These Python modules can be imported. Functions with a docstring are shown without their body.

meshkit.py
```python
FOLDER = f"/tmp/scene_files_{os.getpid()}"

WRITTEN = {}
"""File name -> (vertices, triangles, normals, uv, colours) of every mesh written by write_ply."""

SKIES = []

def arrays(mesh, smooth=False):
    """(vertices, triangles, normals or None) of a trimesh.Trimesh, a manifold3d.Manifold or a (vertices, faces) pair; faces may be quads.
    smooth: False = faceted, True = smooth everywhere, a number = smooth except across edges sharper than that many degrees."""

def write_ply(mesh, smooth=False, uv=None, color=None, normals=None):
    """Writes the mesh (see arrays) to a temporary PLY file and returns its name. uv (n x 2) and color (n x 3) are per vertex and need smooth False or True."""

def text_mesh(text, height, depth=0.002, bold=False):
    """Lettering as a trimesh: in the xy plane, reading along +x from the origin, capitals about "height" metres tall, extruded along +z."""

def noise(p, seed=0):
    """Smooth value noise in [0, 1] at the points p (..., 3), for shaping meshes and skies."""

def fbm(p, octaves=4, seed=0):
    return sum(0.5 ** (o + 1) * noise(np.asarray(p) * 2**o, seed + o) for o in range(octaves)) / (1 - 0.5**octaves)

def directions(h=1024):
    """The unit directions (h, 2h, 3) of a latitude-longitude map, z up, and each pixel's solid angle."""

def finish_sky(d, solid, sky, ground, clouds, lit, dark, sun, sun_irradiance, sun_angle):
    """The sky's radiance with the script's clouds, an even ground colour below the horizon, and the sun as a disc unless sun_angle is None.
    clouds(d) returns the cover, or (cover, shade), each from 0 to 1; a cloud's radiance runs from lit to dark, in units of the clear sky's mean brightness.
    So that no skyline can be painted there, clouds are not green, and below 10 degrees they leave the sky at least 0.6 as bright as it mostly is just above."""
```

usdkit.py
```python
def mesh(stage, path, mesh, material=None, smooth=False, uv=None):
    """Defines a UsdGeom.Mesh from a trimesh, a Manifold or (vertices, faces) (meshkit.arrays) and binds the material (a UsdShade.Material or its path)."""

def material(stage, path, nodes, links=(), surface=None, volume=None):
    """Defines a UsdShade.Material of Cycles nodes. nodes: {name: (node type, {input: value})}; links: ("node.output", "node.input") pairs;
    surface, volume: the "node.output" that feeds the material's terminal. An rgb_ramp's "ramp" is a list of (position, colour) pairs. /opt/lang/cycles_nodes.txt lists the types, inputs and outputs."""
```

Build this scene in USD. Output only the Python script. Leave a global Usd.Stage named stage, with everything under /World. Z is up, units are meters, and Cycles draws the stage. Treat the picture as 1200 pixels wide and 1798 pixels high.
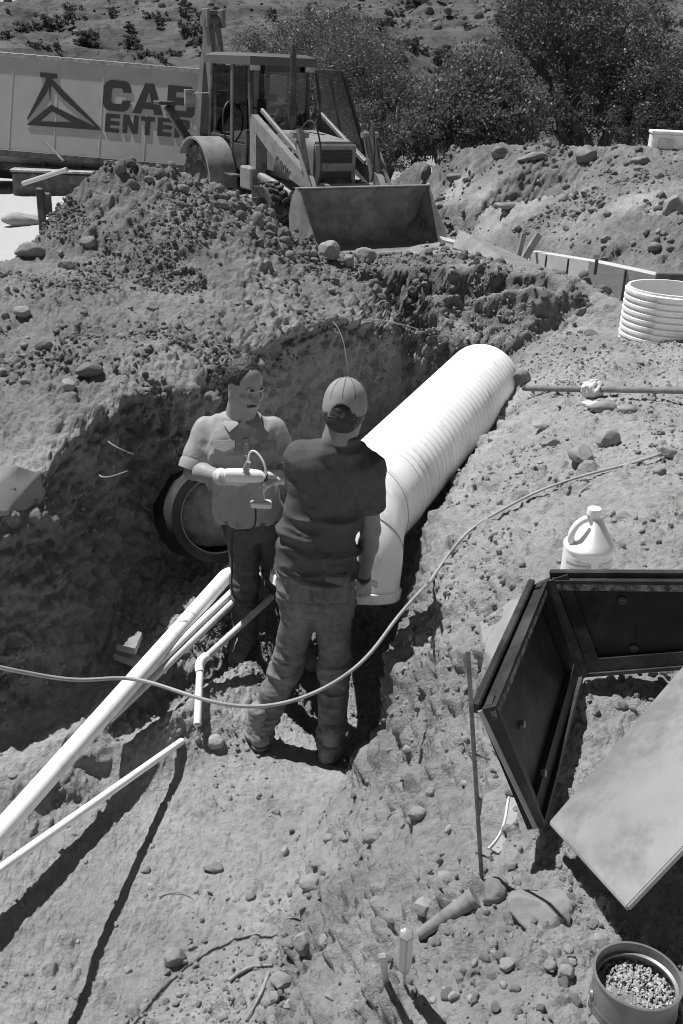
import math, random
import numpy as np, trimesh, usdkit, meshkit
from scipy.interpolate import LinearNDInterpolator
from scipy.ndimage import gaussian_filter, map_coordinates
from scipy.spatial import cKDTree
from pxr import Usd, UsdGeom, UsdLux, UsdShade, Sdf, Gf, Vt

# ---------------------------------------------------------------- camera, sky, sun, exposure
stage = Usd.Stage.CreateInMemory()
UsdGeom.SetStageUpAxis(stage, 'Z'); UsdGeom.SetStageMetersPerUnit(stage, 1.0)
UsdGeom.Xform.Define(stage, '/World'); UsdGeom.Scope.Define(stage, '/World/Looks')
CAM = np.array([0, 0, 2.95]); PITCH = math.radians(24); ROLL = math.radians(2.5); FPX = 1750.
_f = np.array([0, math.cos(PITCH), -math.sin(PITCH)]); _u0 = np.array([0, math.sin(PITCH), math.cos(PITCH)]); _r0 = np.array([1., 0, 0])
_r = _r0 * math.cos(ROLL) + _u0 * math.sin(ROLL); _u = _u0 * math.cos(ROLL) - _r0 * math.sin(ROLL)
cam = UsdGeom.Camera.Define(stage, '/World/camera')
M4 = np.eye(4); M4[0, :3] = _r; M4[1, :3] = _u; M4[2, :3] = -_f; M4[3, :3] = CAM
cam.AddTransformOp().Set(Gf.Matrix4d(*M4.ravel().tolist()))
cam.CreateHorizontalApertureAttr(24.0); cam.CreateVerticalApertureAttr(36.0); cam.CreateFocalLengthAttr(35.0)
cam.CreateClippingRangeAttr(Gf.Vec2f(0.05, 2000)); cam.CreateExposureAttr(EXPOSURE := 0.63)
SUN_AZ, SUN_EL = math.radians(-58), math.radians(63)
SUN = np.array([math.sin(SUN_AZ) * math.cos(SUN_EL), math.cos(SUN_AZ) * math.cos(SUN_EL), math.sin(SUN_EL)])
sky = UsdLux.DomeLight.Define(stage, '/World/sky')
sky.GetPrim().SetCustomDataByKey('kind', 'structure')
skym = usdkit.material(stage, '/World/Looks/sky', {
    's': ('sky_texture', {'sky_type': 'single_scattering', 'sun_disc': False, 'sun_elevation': SUN_EL, 'sun_rotation': SUN_AZ, 'altitude': 1800.0}),
    'w': ('rgb_to_bw', {}), 'b': ('background_shader', {'strength': 0.05})},
    [('s.color', 'w.color'), ('w.val', 'b.color')], surface='b.background')
UsdShade.MaterialBindingAPI.Apply(sky.GetPrim()).Bind(skym)
sun = UsdLux.DistantLight.Define(stage, '/World/sun')
sun.CreateIntensityAttr(1.25); sun.CreateAngleAttr(0.5); sun.CreateNormalizeAttr(True); sun.CreateColorAttr(Gf.Vec3f(1, 0.995, 0.985))
_z = SUN; _x = np.cross([0, 0, 1], _z); _x /= np.linalg.norm(_x); _y = np.cross(_z, _x)
S4 = np.eye(4); S4[0, :3] = _x; S4[1, :3] = _y; S4[2, :3] = _z
sun.AddTransformOp().Set(Gf.Matrix4d(*S4.ravel().tolist()))

# ---------------------------------------------------------------- helpers
rng = np.random.default_rng(7); random.seed(7)
def nrm(v): v = np.asarray(v, float); return v / (np.linalg.norm(v) + 1e-12)
def ray(px, py): return _f + _r * (px - 600) / FPX - _u * (py - 899) / FPX
def at(px, py, depth): return CAM + ray(px, py) * depth                     # a measured pixel of the photograph at a known distance
def atz(px, py, z): d = ray(px, py); return CAM + d * ((z - CAM[2]) / d[2])  # ... at a known height
def aty(px, py, y): d = ray(px, py); return CAM + d * (y / d[1])             # ... on an upright plane
_used = {}
def numbered(base):
    n = _used.get(base, 0); _used[base] = n + 1
    return base if n == 0 else f'{base}_{n:03d}'
def tag(p, label=None, cat=None, group=None, kind=None):
    p = p.GetPrim() if hasattr(p, 'GetPrim') else p
    for k, v in (('label', label), ('category', cat), ('group', group), ('kind', kind)):
        if v: p.SetCustomDataByKey(k, v)
    return p
def thing(name, label, cat, loc=(0, 0, 0), rz=0, group=None, matrix=None):
    path = '/World/' + numbered(name)
    x = UsdGeom.Xform.Define(stage, path)
    if matrix is not None: x.AddTransformOp().Set(Gf.Matrix4d(*np.asarray(matrix, float).T.ravel().tolist()))
    else:
        x.AddTranslateOp().Set(Gf.Vec3d(*map(float, loc)))
        if rz: x.AddRotateZOp().Set(math.degrees(rz))
    return tag(x, label, cat, group)
def obj(name, mesh, mat, parent=None, smooth=35, label=None, cat=None, group=None, kind=None):
    base = (str(parent.GetPath()) if parent is not None else '/World') + '/'
    full = base + name
    n = _used.get(full, 0); _used[full] = n + 1
    path = full if n == 0 else f'{full}_{n:03d}'
    if parent is None: path = '/World/' + numbered(name)
    if isinstance(mesh, MB): mesh = mesh.mesh()
    m = usdkit.mesh(stage, path, mesh, mat, smooth=smooth)
    return tag(m, label, cat, group, kind)
def frame(x, z):  # a rotation whose columns are x, y, z (z exact)
    z = nrm(z); x = nrm(np.asarray(x, float) - z * np.dot(x, z)); return np.column_stack([x, np.cross(z, x), z])
def mat4(R, t): m = np.eye(4); m[:3, :3] = R; m[:3, 3] = t; return m

class MB:
    """Collects simple shapes into one mesh."""
    def __init__(s): s.v, s.f, s.n = [], [], 0
    def add(s, m):
        if hasattr(m, 'to_mesh'): v, f, _ = meshkit.arrays(m)
        elif isinstance(m, tuple): v, f, _ = meshkit.arrays(m)
        else: v, f = np.asarray(m.vertices), np.asarray(m.faces)
        s.v.append(np.asarray(v, float)); s.f.append(np.asarray(f, int) + s.n); s.n += len(v); return s
    def box(s, c, size, R=None, bev=0.0):
        h = np.asarray(size, float) / 2
        b = min(bev, h.min() * 0.45)
        if b > 0:
            pts = []
            for sx in (-1, 1):
                for sy in (-1, 1):
                    for sz in (-1, 1):
                        q = np.array([sx, sy, sz])
                        for k in range(3):
                            e = h - b; e[k] = h[k]; pts.append(q * e)
            m = trimesh.convex.convex_hull(np.array(pts))
        else: m = trimesh.creation.box(h * 2)
        v = np.asarray(m.vertices)
        if R is not None: v = v @ np.asarray(R).T
        return s.add((v + np.asarray(c, float), m.faces))
    def bar(s, a, b, w, t, up=(0, 0, 1), bev=0.0, ext=0.0):  # rectangular bar from a to b, w across, t along up
        a, b = np.asarray(a, float), np.asarray(b, float); d = b - a; L = np.linalg.norm(d)
        x = d / L; y = nrm(np.cross(up, x)); z = np.cross(x, y)
        return s.box((a + b) / 2, (L + ext, w, t), np.column_stack([x, y, z]), bev)
    def tube(s, pts, r, sides=10, cap=True): return s.add(tube(pts, r, sides, cap))
    def hull(s, pts): m = trimesh.convex.convex_hull(np.asarray(pts, float)); return s.add(m)
    def prism(s, poly, z0, z1, T=None):  # polygon (n,2) extruded z0..z1, then mapped by the 4x4 T
        from shapely.geometry import Polygon
        P = poly if hasattr(poly, 'exterior') else Polygon(poly)
        m = trimesh.creation.extrude_polygon(P, z1 - z0, engine='earcut'); v = np.asarray(m.vertices) + [0, 0, z0]
        if T is not None: v = v @ T[:3, :3].T + T[:3, 3]
        return s.add((v, m.faces))
    def lathe(s, prof, sides=32, T=None):  # (r, z) profile turned about z
        v, f = lathe(prof, sides)
        if T is not None: v = v @ T[:3, :3].T + T[:3, 3]
        return s.add((v, f))
    def mesh(s): return trimesh.Trimesh(np.vstack(s.v), np.vstack(s.f), process=False)
def lathe(prof, sides=32):
    prof = np.asarray(prof, float); n = len(prof); a = np.arange(sides) * 2 * np.pi / sides
    v = np.stack([prof[:, None, 0] * np.cos(a), prof[:, None, 0] * np.sin(a), np.broadcast_to(prof[:, None, 1], (n, sides))], -1).reshape(-1, 3)
    i, j = np.meshgrid(np.arange(n - 1), np.arange(sides), indexing='ij'); k = (j + 1) % sides
    q = np.stack([i * sides + j, i * sides + k, (i + 1) * sides + k, (i + 1) * sides + j], -1).reshape(-1, 4)
    return v, np.vstack([q[:, [0, 1, 2]], q[:, [0, 2, 3]]])
def tube(pts, r, sides=10, cap=True):
    p = np.asarray(pts, float); n = len(p); r = np.broadcast_to(np.asarray(r, float), (n,))
    t = np.gradient(p, axis=0); t /= np.linalg.norm(t, axis=1, keepdims=True) + 1e-12
    a = np.zeros_like(p); x = np.cross(t[0], [0, 0, 1.0] if abs(t[0, 2]) < .9 else [1.0, 0, 0])
    for i in range(n):
        x = nrm(x - t[i] * np.dot(x, t[i])); a[i] = x
    b = np.cross(t, a); ang = np.arange(sides) * 2 * np.pi / sides
    v = p[:, None] + r[:, None, None] * (np.cos(ang)[None, :, None] * a[:, None] + np.sin(ang)[None, :, None] * b[:, None])
    i, j = np.meshgrid(np.arange(n - 1), np.arange(sides), indexing='ij'); k = (j + 1) % sides
    q = np.stack([i * sides + j, i * sides + k, (i + 1) * sides + k, (i + 1) * sides + j], -1).reshape(-1, 4)
    f = np.vstack([q[:, [0, 1, 2]], q[:, [0, 2, 3]]]); v = v.reshape(-1, 3)
    if cap:
        c = len(v); v = np.vstack([v, p[0], p[-1]]); s = np.arange(sides); k = (s + 1) % sides
        f = np.vstack([f, np.stack([np.full(sides, c), k, s], 1), np.stack([np.full(sides, c + 1), (n - 1) * sides + s, (n - 1) * sides + k], 1)])
    return v, f
def hollow(pts, ro, ri, sides=20):  # open tube with a wall
    p = np.asarray(pts, float); n = len(p)
    v1, f1 = tube(p, ro, sides, False); v2, f2 = tube(p, ri, sides, False)
    s = np.arange(sides); k = (s + 1) % sides; N = len(v1)
    f = [f1, f2[:, ::-1] + N]
    for e in (0, (n - 1) * sides):
        q = np.stack([e + s, e + k, N + e + k, N + e + s], 1); q = q if e else q[:, ::-1]
        f += [q[:, [0, 1, 2]], q[:, [0, 2, 3]]]
    return np.vstack([v1, v2]), np.vstack(f)
def spline(pts, n):
    from scipy.interpolate import CubicSpline
    p = np.asarray(pts, float); t = np.r_[0, np.cumsum(np.linalg.norm(np.diff(p, axis=0), axis=1))]
    return CubicSpline(t, p)(np.linspace(0, t[-1], n))
fbm, noise = meshkit.fbm, meshkit.noise

_m = {}
def mat(name, c, var=0.0, scale=6.0, rough=0.6, c2=None, bump=0.0, bscale=None, metal=0.0, spec=0.4, coord='object', detail=5.0, dirt=None, dirt_lo=.5, dirt_hi=.65, rand=0.0, dscale=None):
    """Grey principled material: noise between two tones, optional dusting of a second colour, optional bump, optional per-object variation."""
    if name in _m: return _m[name]
    g = lambda x: (x, x, x) if np.ndim(x) == 0 else x
    lo, hi = (c * (1 - var), c * (1 + var)) if c2 is None else (c, c2)
    N = {'p': ('principled_bsdf', {'roughness': rough, 'metallic': metal, 'specular_ior_level': spec}),
         't': ('texture_coordinate', {}), 'n': ('noise_texture', {'scale': scale, 'detail': detail, 'roughness': .6}),
         'r': ('rgb_ramp', {'ramp': [(.3, g(lo)), (.7, g(hi))]})}
    src = 't.object'
    if coord == 'world': N['g'] = ('geometry', {}); src = 'g.position'
    L = [(src, 'n.vector'), ('n.fac', 'r.fac')]; out = 'r.color'
    if dirt is not None:
        N['n2'] = ('noise_texture', {'scale': dscale or scale * .6, 'detail': 6.0, 'roughness': .65}); N['r2'] = ('rgb_ramp', {'ramp': [(dirt_lo, (0, 0, 0)), (dirt_hi, (1, 1, 1))]})
        N['mx'] = ('mix_color', {'b': g(dirt)}); L += [(src, 'n2.vector'), ('n2.fac', 'r2.fac'), ('r2.color', 'mx.fac'), (out, 'mx.a')]; out = 'mx.result'
    if rand:
        N['oi'] = ('object_info', {}); N['mr'] = ('map_range', {'from_min': 0., 'from_max': 1., 'to_min': 1 - rand, 'to_max': 1 + rand}); N['mm'] = ('vector_math', {'math_type': 'scale'})
        L += [('oi.random', 'mr.value'), (out, 'mm.vector1'), ('mr.result', 'mm.scale')]; out = 'mm.vector'
    L.append((out, 'p.base_color'))
    if bump:
        N['nb'] = ('noise_texture', {'scale': bscale or scale * 4, 'detail': 6.0, 'roughness': .65}); N['b'] = ('bump', {'strength': 1.0, 'distance': bump})
        L += [(src, 'nb.vector'), ('nb.fac', 'b.height'), ('b.normal', 'p.normal')]
    _m[name] = usdkit.material(stage, '/World/Looks/' + name, N, L, surface='p.BSDF')
    return _m[name]

# ---------------------------------------------------------------- the ground
LINES = []
def line(*p, step=.12): # a run of measured points; the ground passes through it
    P = np.array(p, float)
    for a, b in zip(P[:-1], P[1:]):
        n = max(1, int(np.linalg.norm(b - a) / step)); LINES.append(a + (b - a) * np.arange(n)[:, None] / n)
    LINES.append(P[-1:])
Z = atz
LT = [(-4.2, 2.6, 1.15), (-2.6, 3.4, 1.15), Z(-60, 890, 1.15), Z(0, 870, 1.2), Z(90, 830, 1.25), Z(160, 770, 1.27), Z(230, 705, 1.3), Z(330, 690, 1.3), Z(420, 640, 1.3), Z(500, 590, 1.3), Z(600, 560, 1.25), Z(690, 575, 1.1)]
LB = [(-4.0, 2.1, .1), (-2.6, 2.85, .1), (-1.85, 3.3, .15), (-1.42, 3.62, .2), (-1.2, 3.95, .25), (-1.13, 4.5, .28), (-1.02, 4.95, .3), (-.74, 5.1, .32), (-.5, 5.75, .3), (-.28, 6.5, .3), (.08, 7.25, .3), (.42, 7.75, .3)]
line(*LT); line(*LB)
# bench under the pipes, its ragged edge, and the floor
line((-.45, 6.0, .3), (-.3, 5.2, .32), (-.45, 4.9, .33), Z(330, 1060, .34), Z(260, 1150, .32), Z(180, 1240, .3), Z(90, 1320, .25), (-1.9, 2.9, .12))
line(Z(430, 1135, .2), Z(330, 1205, .24), Z(270, 1240, .24), Z(205, 1290, .22), Z(140, 1340, .18), Z(60, 1420, .12))
line(Z(445, 1165, .03), Z(340, 1240, .02), Z(280, 1285, .02), Z(215, 1335, .02), Z(150, 1385, .02), Z(70, 1470, .02))
for q in [(450, 1310, 0), (520, 1320, -.02), (580, 1335, 0), (350, 1330, 0), (240, 1400, .02), (100, 1500, .03), (0, 1560, .04), (380, 1420, .02), (300, 1550, .02), (200, 1700, .0), (440, 1550, .05), (350, 1700, .03), (0, 1800, .0), (300, 1850, .03), (100, 1900, 0), (-200, 1600, .03)]: line(Z(*q))
line((-3.5, .5, 0), (-1.2, 1.2, 0), (-.7, 1.6, .05)); line((-6, -1, .1), (-3, -1.5, .6), (-1, -1.5, 1.1))
# pit under the pipe mouth
line((-.18, 4.15, -.02), (-.05, 4.0, -.03), (.05, 3.93, -.05)); line((-.05, 4.3, -.3), (.02, 4.15, -.35), (.12, 4.05, -.36)); line((-.2, 4.5, -.1), (-.15, 4.9, .05), (0, 5.6, .1)); line((.0, 4.6, -.35), (.1, 5.0, -.2), (.2, 5.5, 0))
line((.12, 3.78, -.12), (.17, 3.9, -.33), (.22, 4.2, -.36), (.28, 4.6, -.3), (.38, 5.1, -.1), (.52, 5.6, .1), (.75, 6.2, .2), (1.0, 6.9, .3))
line((-.1, 6.0, .15), (.2, 6.6, .25), (.6, 7.4, .3), (.8, 8.0, .35))
# edge of the right bank
RE = [Z(918, 690, .72), Z(850, 780, .74), Z(782, 850, .76), Z(738, 960, .8), Z(714, 1080, .8), Z(694, 1170, .66), Z(664, 1270, .38), Z(640, 1330, .14)]
line(*RE); line(Z(640, 1345, .08), Z(575, 1400, .03), Z(540, 1460, .04), Z(520, 1540, .06), Z(500, 1640, .08), Z(470, 1740, .12), Z(440, 1850, .15))
for q in [(700, 1360, .45), (640, 1450, .36), (600, 1540, .42), (570, 1640, .48), (560, 1760, .6), (560, 1900, .7),
          (760, 1180, .92), (740, 1290, .75), (820, 1130, 1.06), (860, 1280, 1.12), (770, 1420, .95), (830, 1420, 1.1), (700, 1520, .85), (680, 1620, .95), (640, 1720, 1.0), (760, 1620, 1.12), (850, 1550, 1.22), (700, 1790, 1.18), (950, 1620, 1.27), (900, 1760, 1.3), (1120, 1750, 1.3), (1190, 1400, 1.3), (1050, 1330, 1.28), (1010, 1180, 1.28), (1180, 1180, 1.3), (1020, 1040, 1.28), (900, 1010, 1.15), (1190, 960, 1.3), (820, 900, .98), (900, 800, 1.02), (1000, 780, 1.13), (1100, 820, 1.24), (1190, 820, 1.28), (950, 700, .95), (1050, 700, 1.1), (1190, 705, 1.2), (990, 640, 1.0), (1080, 610, 1.06), (1190, 620, 1.12), (1000, 600, .98), (1090, 585, 1.05), (1190, 580, 1.08), (930, 610, .86)]: line(Z(*q))
line((.9, .3, 1.33), (0, -.2, 1.33), (-.8, -.6, 1.2)); line((0, .5, 1.33), (.3, .9, 1.3)); line((.0, 1.1, 1.15), (-.25, 1.3, .9)); line((3.5, -1, 1.3), (3, 2, 1.35), (3.2, 5, 1.4), (4, 8, 1.2))
# far end of the trench: clod bank with a sheer face, slope, lip
line(Z(835, 495, 1.32), Z(900, 485, 1.38), Z(960, 487, 1.4), Z(1035, 500, 1.3)); line(Z(840, 548, 1.02), Z(930, 560, 1.0), Z(1000, 580, .98), Z(1048, 585, 1.0))
line(Z(870, 470, 1.38), Z(960, 474, 1.4), Z(1030, 492, 1.2)); line(Z(760, 555, 1.1), Z(820, 585, .86), Z(900, 592, .84)); line(Z(770, 500, 1.26), Z(800, 480, 1.34))
line(Z(570, 470, 1.32), Z(640, 466, 1.3), Z(700, 468, 1.3), Z(800, 466, 1.36), Z(850, 462, 1.38)); line(Z(705, 545, 1.14), Z(700, 610, .82), Z(715, 665, .4), Z(800, 640, .5), Z(870, 612, .7)); line(Z(640, 510, 1.25), Z(720, 505, 1.25))
# spoil heap on the left
RIDGE = [at(-120, 500, 6.8), at(-40, 478, 7.0), at(30, 455, 7.3), at(70, 385, 7.5), at(110, 325, 7.6), at(160, 282, 7.7), at(215, 268, 7.8), at(265, 278, 7.9), at(330, 303, 8.2), at(400, 335, 8.6), at(455, 366, 9.0), at(505, 400, 9.4), at(550, 438, 9.9), at(610, 452, 10.5), at(700, 448, 10.5), at(790, 447, 10.6), at(850, 455, 10.4)]
line(*RIDGE)
for i, q in enumerate(RIDGE[2:]): line(np.array([q[0] * 1.02 - .3, q[1] + 1.0 + .15 * max(0, 3 - abs(i - 4)), max(.45, q[2] - 1.0)]))
line(Z(60, 640, 1.42), Z(150, 600, 1.5), Z(260, 600, 1.5)); line(Z(20, 760, 1.32), Z(120, 740, 1.36)); line(Z(380, 560, 1.42), Z(470, 500, 1.45), Z(560, 500, 1.36)); line(Z(30, 520, 1.55))
line((-7, 5, 1.2), (-5, 8, 1.3), (-4.3, 9.2, .9)); line((-6.5, 11, -.3), (-5.2, 12.5, -.3), (-4.6, 14, 0)); 
# flat ground behind
for x, y, z in [(-3.8, 13, .45), (-2.6, 13.5, .48), (-1, 13, .46), (.5, 12.8, .46), (1.5, 12.6, .5), (1.2, 14.2, .45), (.2, 14.3, .44), (1.9, 15.2, .47), (-3.5, 16, .45), (0, 16, .45), (2.2, 15, .5), (-3, 20, .42), (0, 20, .45), (2.5, 20, .6), (-6.5, 14, -.45), (-7, 18, -.5), (-9, 24, -.52), (-9, 14, -.4), (-14, 18, -.5), (-5, 20, .0), (-5, 25, -.3), (0, 26, 0), (6, 26, .5), (12, 26, .8), (-14, 34, -.5), (0, 34, -.1), (14, 34, .8)]: line((x, y, z))
# low ground by the concrete wall, then the far spoil bank
line(at(805, 428, 15.2), at(850, 422, 13.6)); line((1.6, 11.3, .62), (2.4, 10.3, .6), (3.2, 9.4, .66), (4.4, 8.8, .8)); line((2.0, 12.4, .6), (2.8, 11.6, .62), (3.1, 11.2, 1.0), (4.0, 10.8, 1.02), (5.2, 10.3, 1.05))
line(at(690, 310, 18.5), at(730, 278, 18), at(790, 255, 17), at(860, 247, 16), at(950, 252, 15.8), at(1050, 258, 15.6), at(1190, 255, 15.3), at(1300, 260, 15))
line(at(735, 350, 17.4), at(790, 345, 16.2), at(860, 350, 14.5), at(960, 340, 13.4), at(1080, 330, 13), at(1200, 330, 12.6)); line(at(1130, 400, 11.6), at(1200, 390, 11.4)); line((1.3, 18.5, .5), (4, 19, .6), (8, 18, .7))
for x, y, z in [(-60, -40, 0), (60, -40, 1), (-200, 0, -1), (200, 0, 1), (-200, 260, -.5), (200, 260, 1), (-40, 60, -.5), (40, 60, 1), (0, 120, 0), (-25, 20, -.6), (-25, 5, -.3), (25, 10, 1.2), (25, 25, 1), (0, -25, 1.2), (-12, 0, .6), (-10, 8, .5)]: line((x, y, z))
PTS = np.vstack(LINES); _, _ix = np.unique(np.round(PTS[:, :2], 3), axis=0, return_index=True); PTS = PTS[_ix]
_interp = LinearNDInterpolator(PTS[:, :2], PTS[:, 2])
NX0, NX1, NY0, NY1, NS = -9., 9., -1., 21., .035
_gx, _gy = np.arange(NX0, NX1, NS), np.arange(NY0, NY1, NS)
_near = _interp(*np.meshgrid(_gx, _gy)); _near = .93 * gaussian_filter(_near, 1.1) + .07 * gaussian_filter(_near, 5)
FX0, FY0, FS = -150., -30., 1.0
_far = gaussian_filter(np.nan_to_num(_interp(*np.meshgrid(np.arange(-150, 150.1, FS), np.arange(-30, 200.1, FS)))), 1.0)
def base_z(x, y):
    x, y = np.atleast_1d(np.asarray(x, float)), np.atleast_1d(np.asarray(y, float))
    a = map_coordinates(_near, [(y - NY0) / NS, (x - NX0) / NS], order=1, mode='nearest')
    b = map_coordinates(_far, [(y - FY0) / FS, (x - FX0) / FS], order=1, mode='nearest')
    e = np.minimum(np.minimum(x - NX0, NX1 - NS - x), np.minimum(y - NY0, NY1 - NS - y)); w = np.clip(e / 1.0, 0, 1)
    o = a * w + b * (1 - w)
    return float(o[0]) if o.size == 1 else o
def smooth01(x, a, b): t = np.clip((x - a) / (b - a), 0, 1); return t * t * (3 - 2 * t)
def lumps(p, s, seed):  # rounded clods: bumps with creases between them
    return 1 - np.abs(2 * noise(p / s, seed) - 1) ** .8
def build_ground():
    R = np.r_[0, .35, np.geomspace(.7, 22, 960), np.geomspace(23, 260, 46)]
    A = np.r_[np.linspace(-31, 31, 680), np.linspace(32, 328, 62)]; A = np.radians(A)
    nr, na = len(R), len(A)
    rr, aa = np.meshgrid(R, A, indexing='ij')
    # rows are spread along each profile, so that sheer faces get as many points as flat ground
    k0, k1 = 2, 962; Rf = np.geomspace(R[k0], R[k1 - 1], 4200); ff, fa = np.meshgrid(Rf, A[:680], indexing='ij')
    zf = base_z((ff * np.sin(fa)).ravel(), (ff * np.cos(fa)).ravel()).reshape(ff.shape)
    w = np.sqrt(np.diff(Rf)[:, None] ** 2 + (1.3 * np.diff(zf, axis=0)) ** 2) / Rf[1:, None]; w = gaussian_filter(w, (6, 5)); cum = np.vstack([np.zeros((1, 680)), np.cumsum(w, 0)]); cum /= cum[-1]
    for j in range(680): rr[k0:k1, j] = np.interp(np.linspace(0, 1, k1 - k0), cum[:, j], Rf)
    e = np.linspace(0, 1, 62)[None]; rr[k0:k1, 680:] = rr[k0:k1, 679:680] * (1 - e) + rr[k0:k1, :1] * e
    x, y = rr * np.sin(aa), rr * np.cos(aa)
    z = base_z(x.ravel(), y.ravel()).reshape(x.shape)
    V = np.stack([x, y, z], -1)
    du = np.gradient(V, axis=0); dv = np.gradient(V, axis=1); N = np.cross(dv, du); N /= np.linalg.norm(N, axis=-1, keepdims=True) + 1e-12
    N[N[..., 2] < 0] *= -1; N[:2] = [0, 0, 1]
    P = V.reshape(-1, 3); n = N.reshape(-1, 3); r = rr.ravel()
    steep = 1 - n[:, 2]
    floor = smooth01(P[:, 2], .35, .1) * (P[:, 1] < 5)              # trodden floor is smoother
    heap = smooth01(P[:, 0] * .9 - P[:, 1] * .45 + 3.4, .4, -.3) * smooth01(P[:, 2], .9, 1.2)   # loose spoil is rougher
    farb = smooth01(P[:, 1], 10.5, 12) * (P[:, 2] > .7)
    rough = 1.0 - .5 * floor + .65 * heap + 1.2 * farb + .5 * np.clip(steep * 2, 0, 1)
    rough *= np.where(P[:, 0] < -5.2, .4, 1) * np.where((P[:, 1] > 12) & (P[:, 2] < .62), .4, 1) * smooth01(r, .2, .8)
    d = .10 * (fbm(P / .9, 3, 11) - .5) * np.minimum(rough, 1.5)
    d += .05 * (fbm(P / .26, 4, 21) - .5) * rough
    sl = smooth01(steep, .2, .5)
    q = P * [1, 1, .7]; d += sl * (.17 * (fbm(q / .36, 4, 81) - .5) + .06 * (np.abs(2 * noise(P / .13, 91) - 1) - .4) + .03 * (np.abs(2 * noise(P * [1, 1, 2.2] / .09, 95) - 1) - .4))
    d += (.034 * (fbm(P / .06, 4, 71) - .5) + .012 * (np.abs(2 * noise(P / .035, 73) - 1) - .4)) * np.maximum(rough, .55)
    # broken crust: cracks between blocks on cut faces and on the heap
    g_ = np.random.default_rng(5); near = (r > .9) & (r < 14) & (np.abs(np.degrees(np.arctan2(P[:, 0], P[:, 1]))) < 32)
    I = np.flatnonzero(near); w = r[I] ** 2 * (.25 + sl[I] + heap[I] * .5); S = I[g_.choice(len(I), 3500, replace=False, p=w / w.sum())]
    qv = (P + .05 * (fbm(P / .1, 3, 7)[:, None] - .5)) * 1.0; D2, _ = cKDTree(qv[S]).query(qv[I], k=2); crack = np.exp(-(D2[:, 1] - D2[:, 0]) / .012)
    d[I] -= .035 * crack * (.12 + .9 * sl[I] + .25 * heap[I]) * smooth01(fbm(P[I] / .5, 2, 17), .4, .55)
    # clods and stones half bedded in the surface, from fist size to crumbs
    for lo_, hi_, num, sd, thr, rmax in ((.022, .06, 1800, 1, .5, 15), (.011, .03, 16000, 2, .46, 13), (.006, .014, 60000, 3, .42, 6.5)):
        J = I[r[I] < rmax]; w = r[J] ** 2 * (.035 + smooth01(fbm(P[J] / .42, 3, 200 + sd), thr, thr + .14)) * (.12 + .88 * np.clip(rough[J] - .3, 0, 2)) * (1 if lo_ < .02 else (rough[J] > .8)); S = J[g_.choice(len(J), num, replace=False, p=w / w.sum())]
        rad = lo_ + (hi_ - lo_) * g_.random(num) ** 2.2; wob = P[J] + 1.5 * lo_ * (np.stack([fbm(P[J] / lo_ / 1.6, 2, 9 + sd + k) for k in (0, 40, 80)], 1) - .5); dd, ii = cKDTree(P[S]).query(wob)
        d[J] += np.sqrt(np.clip(rad[ii] ** 2 - dd ** 2, 0, None)) * (.45 + .5 * g_.random(num)[ii])
    P2 = P + n * d[:, None]
    i, j = np.meshgrid(np.arange(nr - 1), np.arange(na), indexing='ij'); k = (j + 1) % na
    q = np.stack([i * na + j, i * na + k, (i + 1) * na + k, (i + 1) * na + j], -1).reshape(-1, 4)
    f = np.vstack([q[:, [0, 3, 2]], q[:, [0, 2, 1]]])
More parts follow.
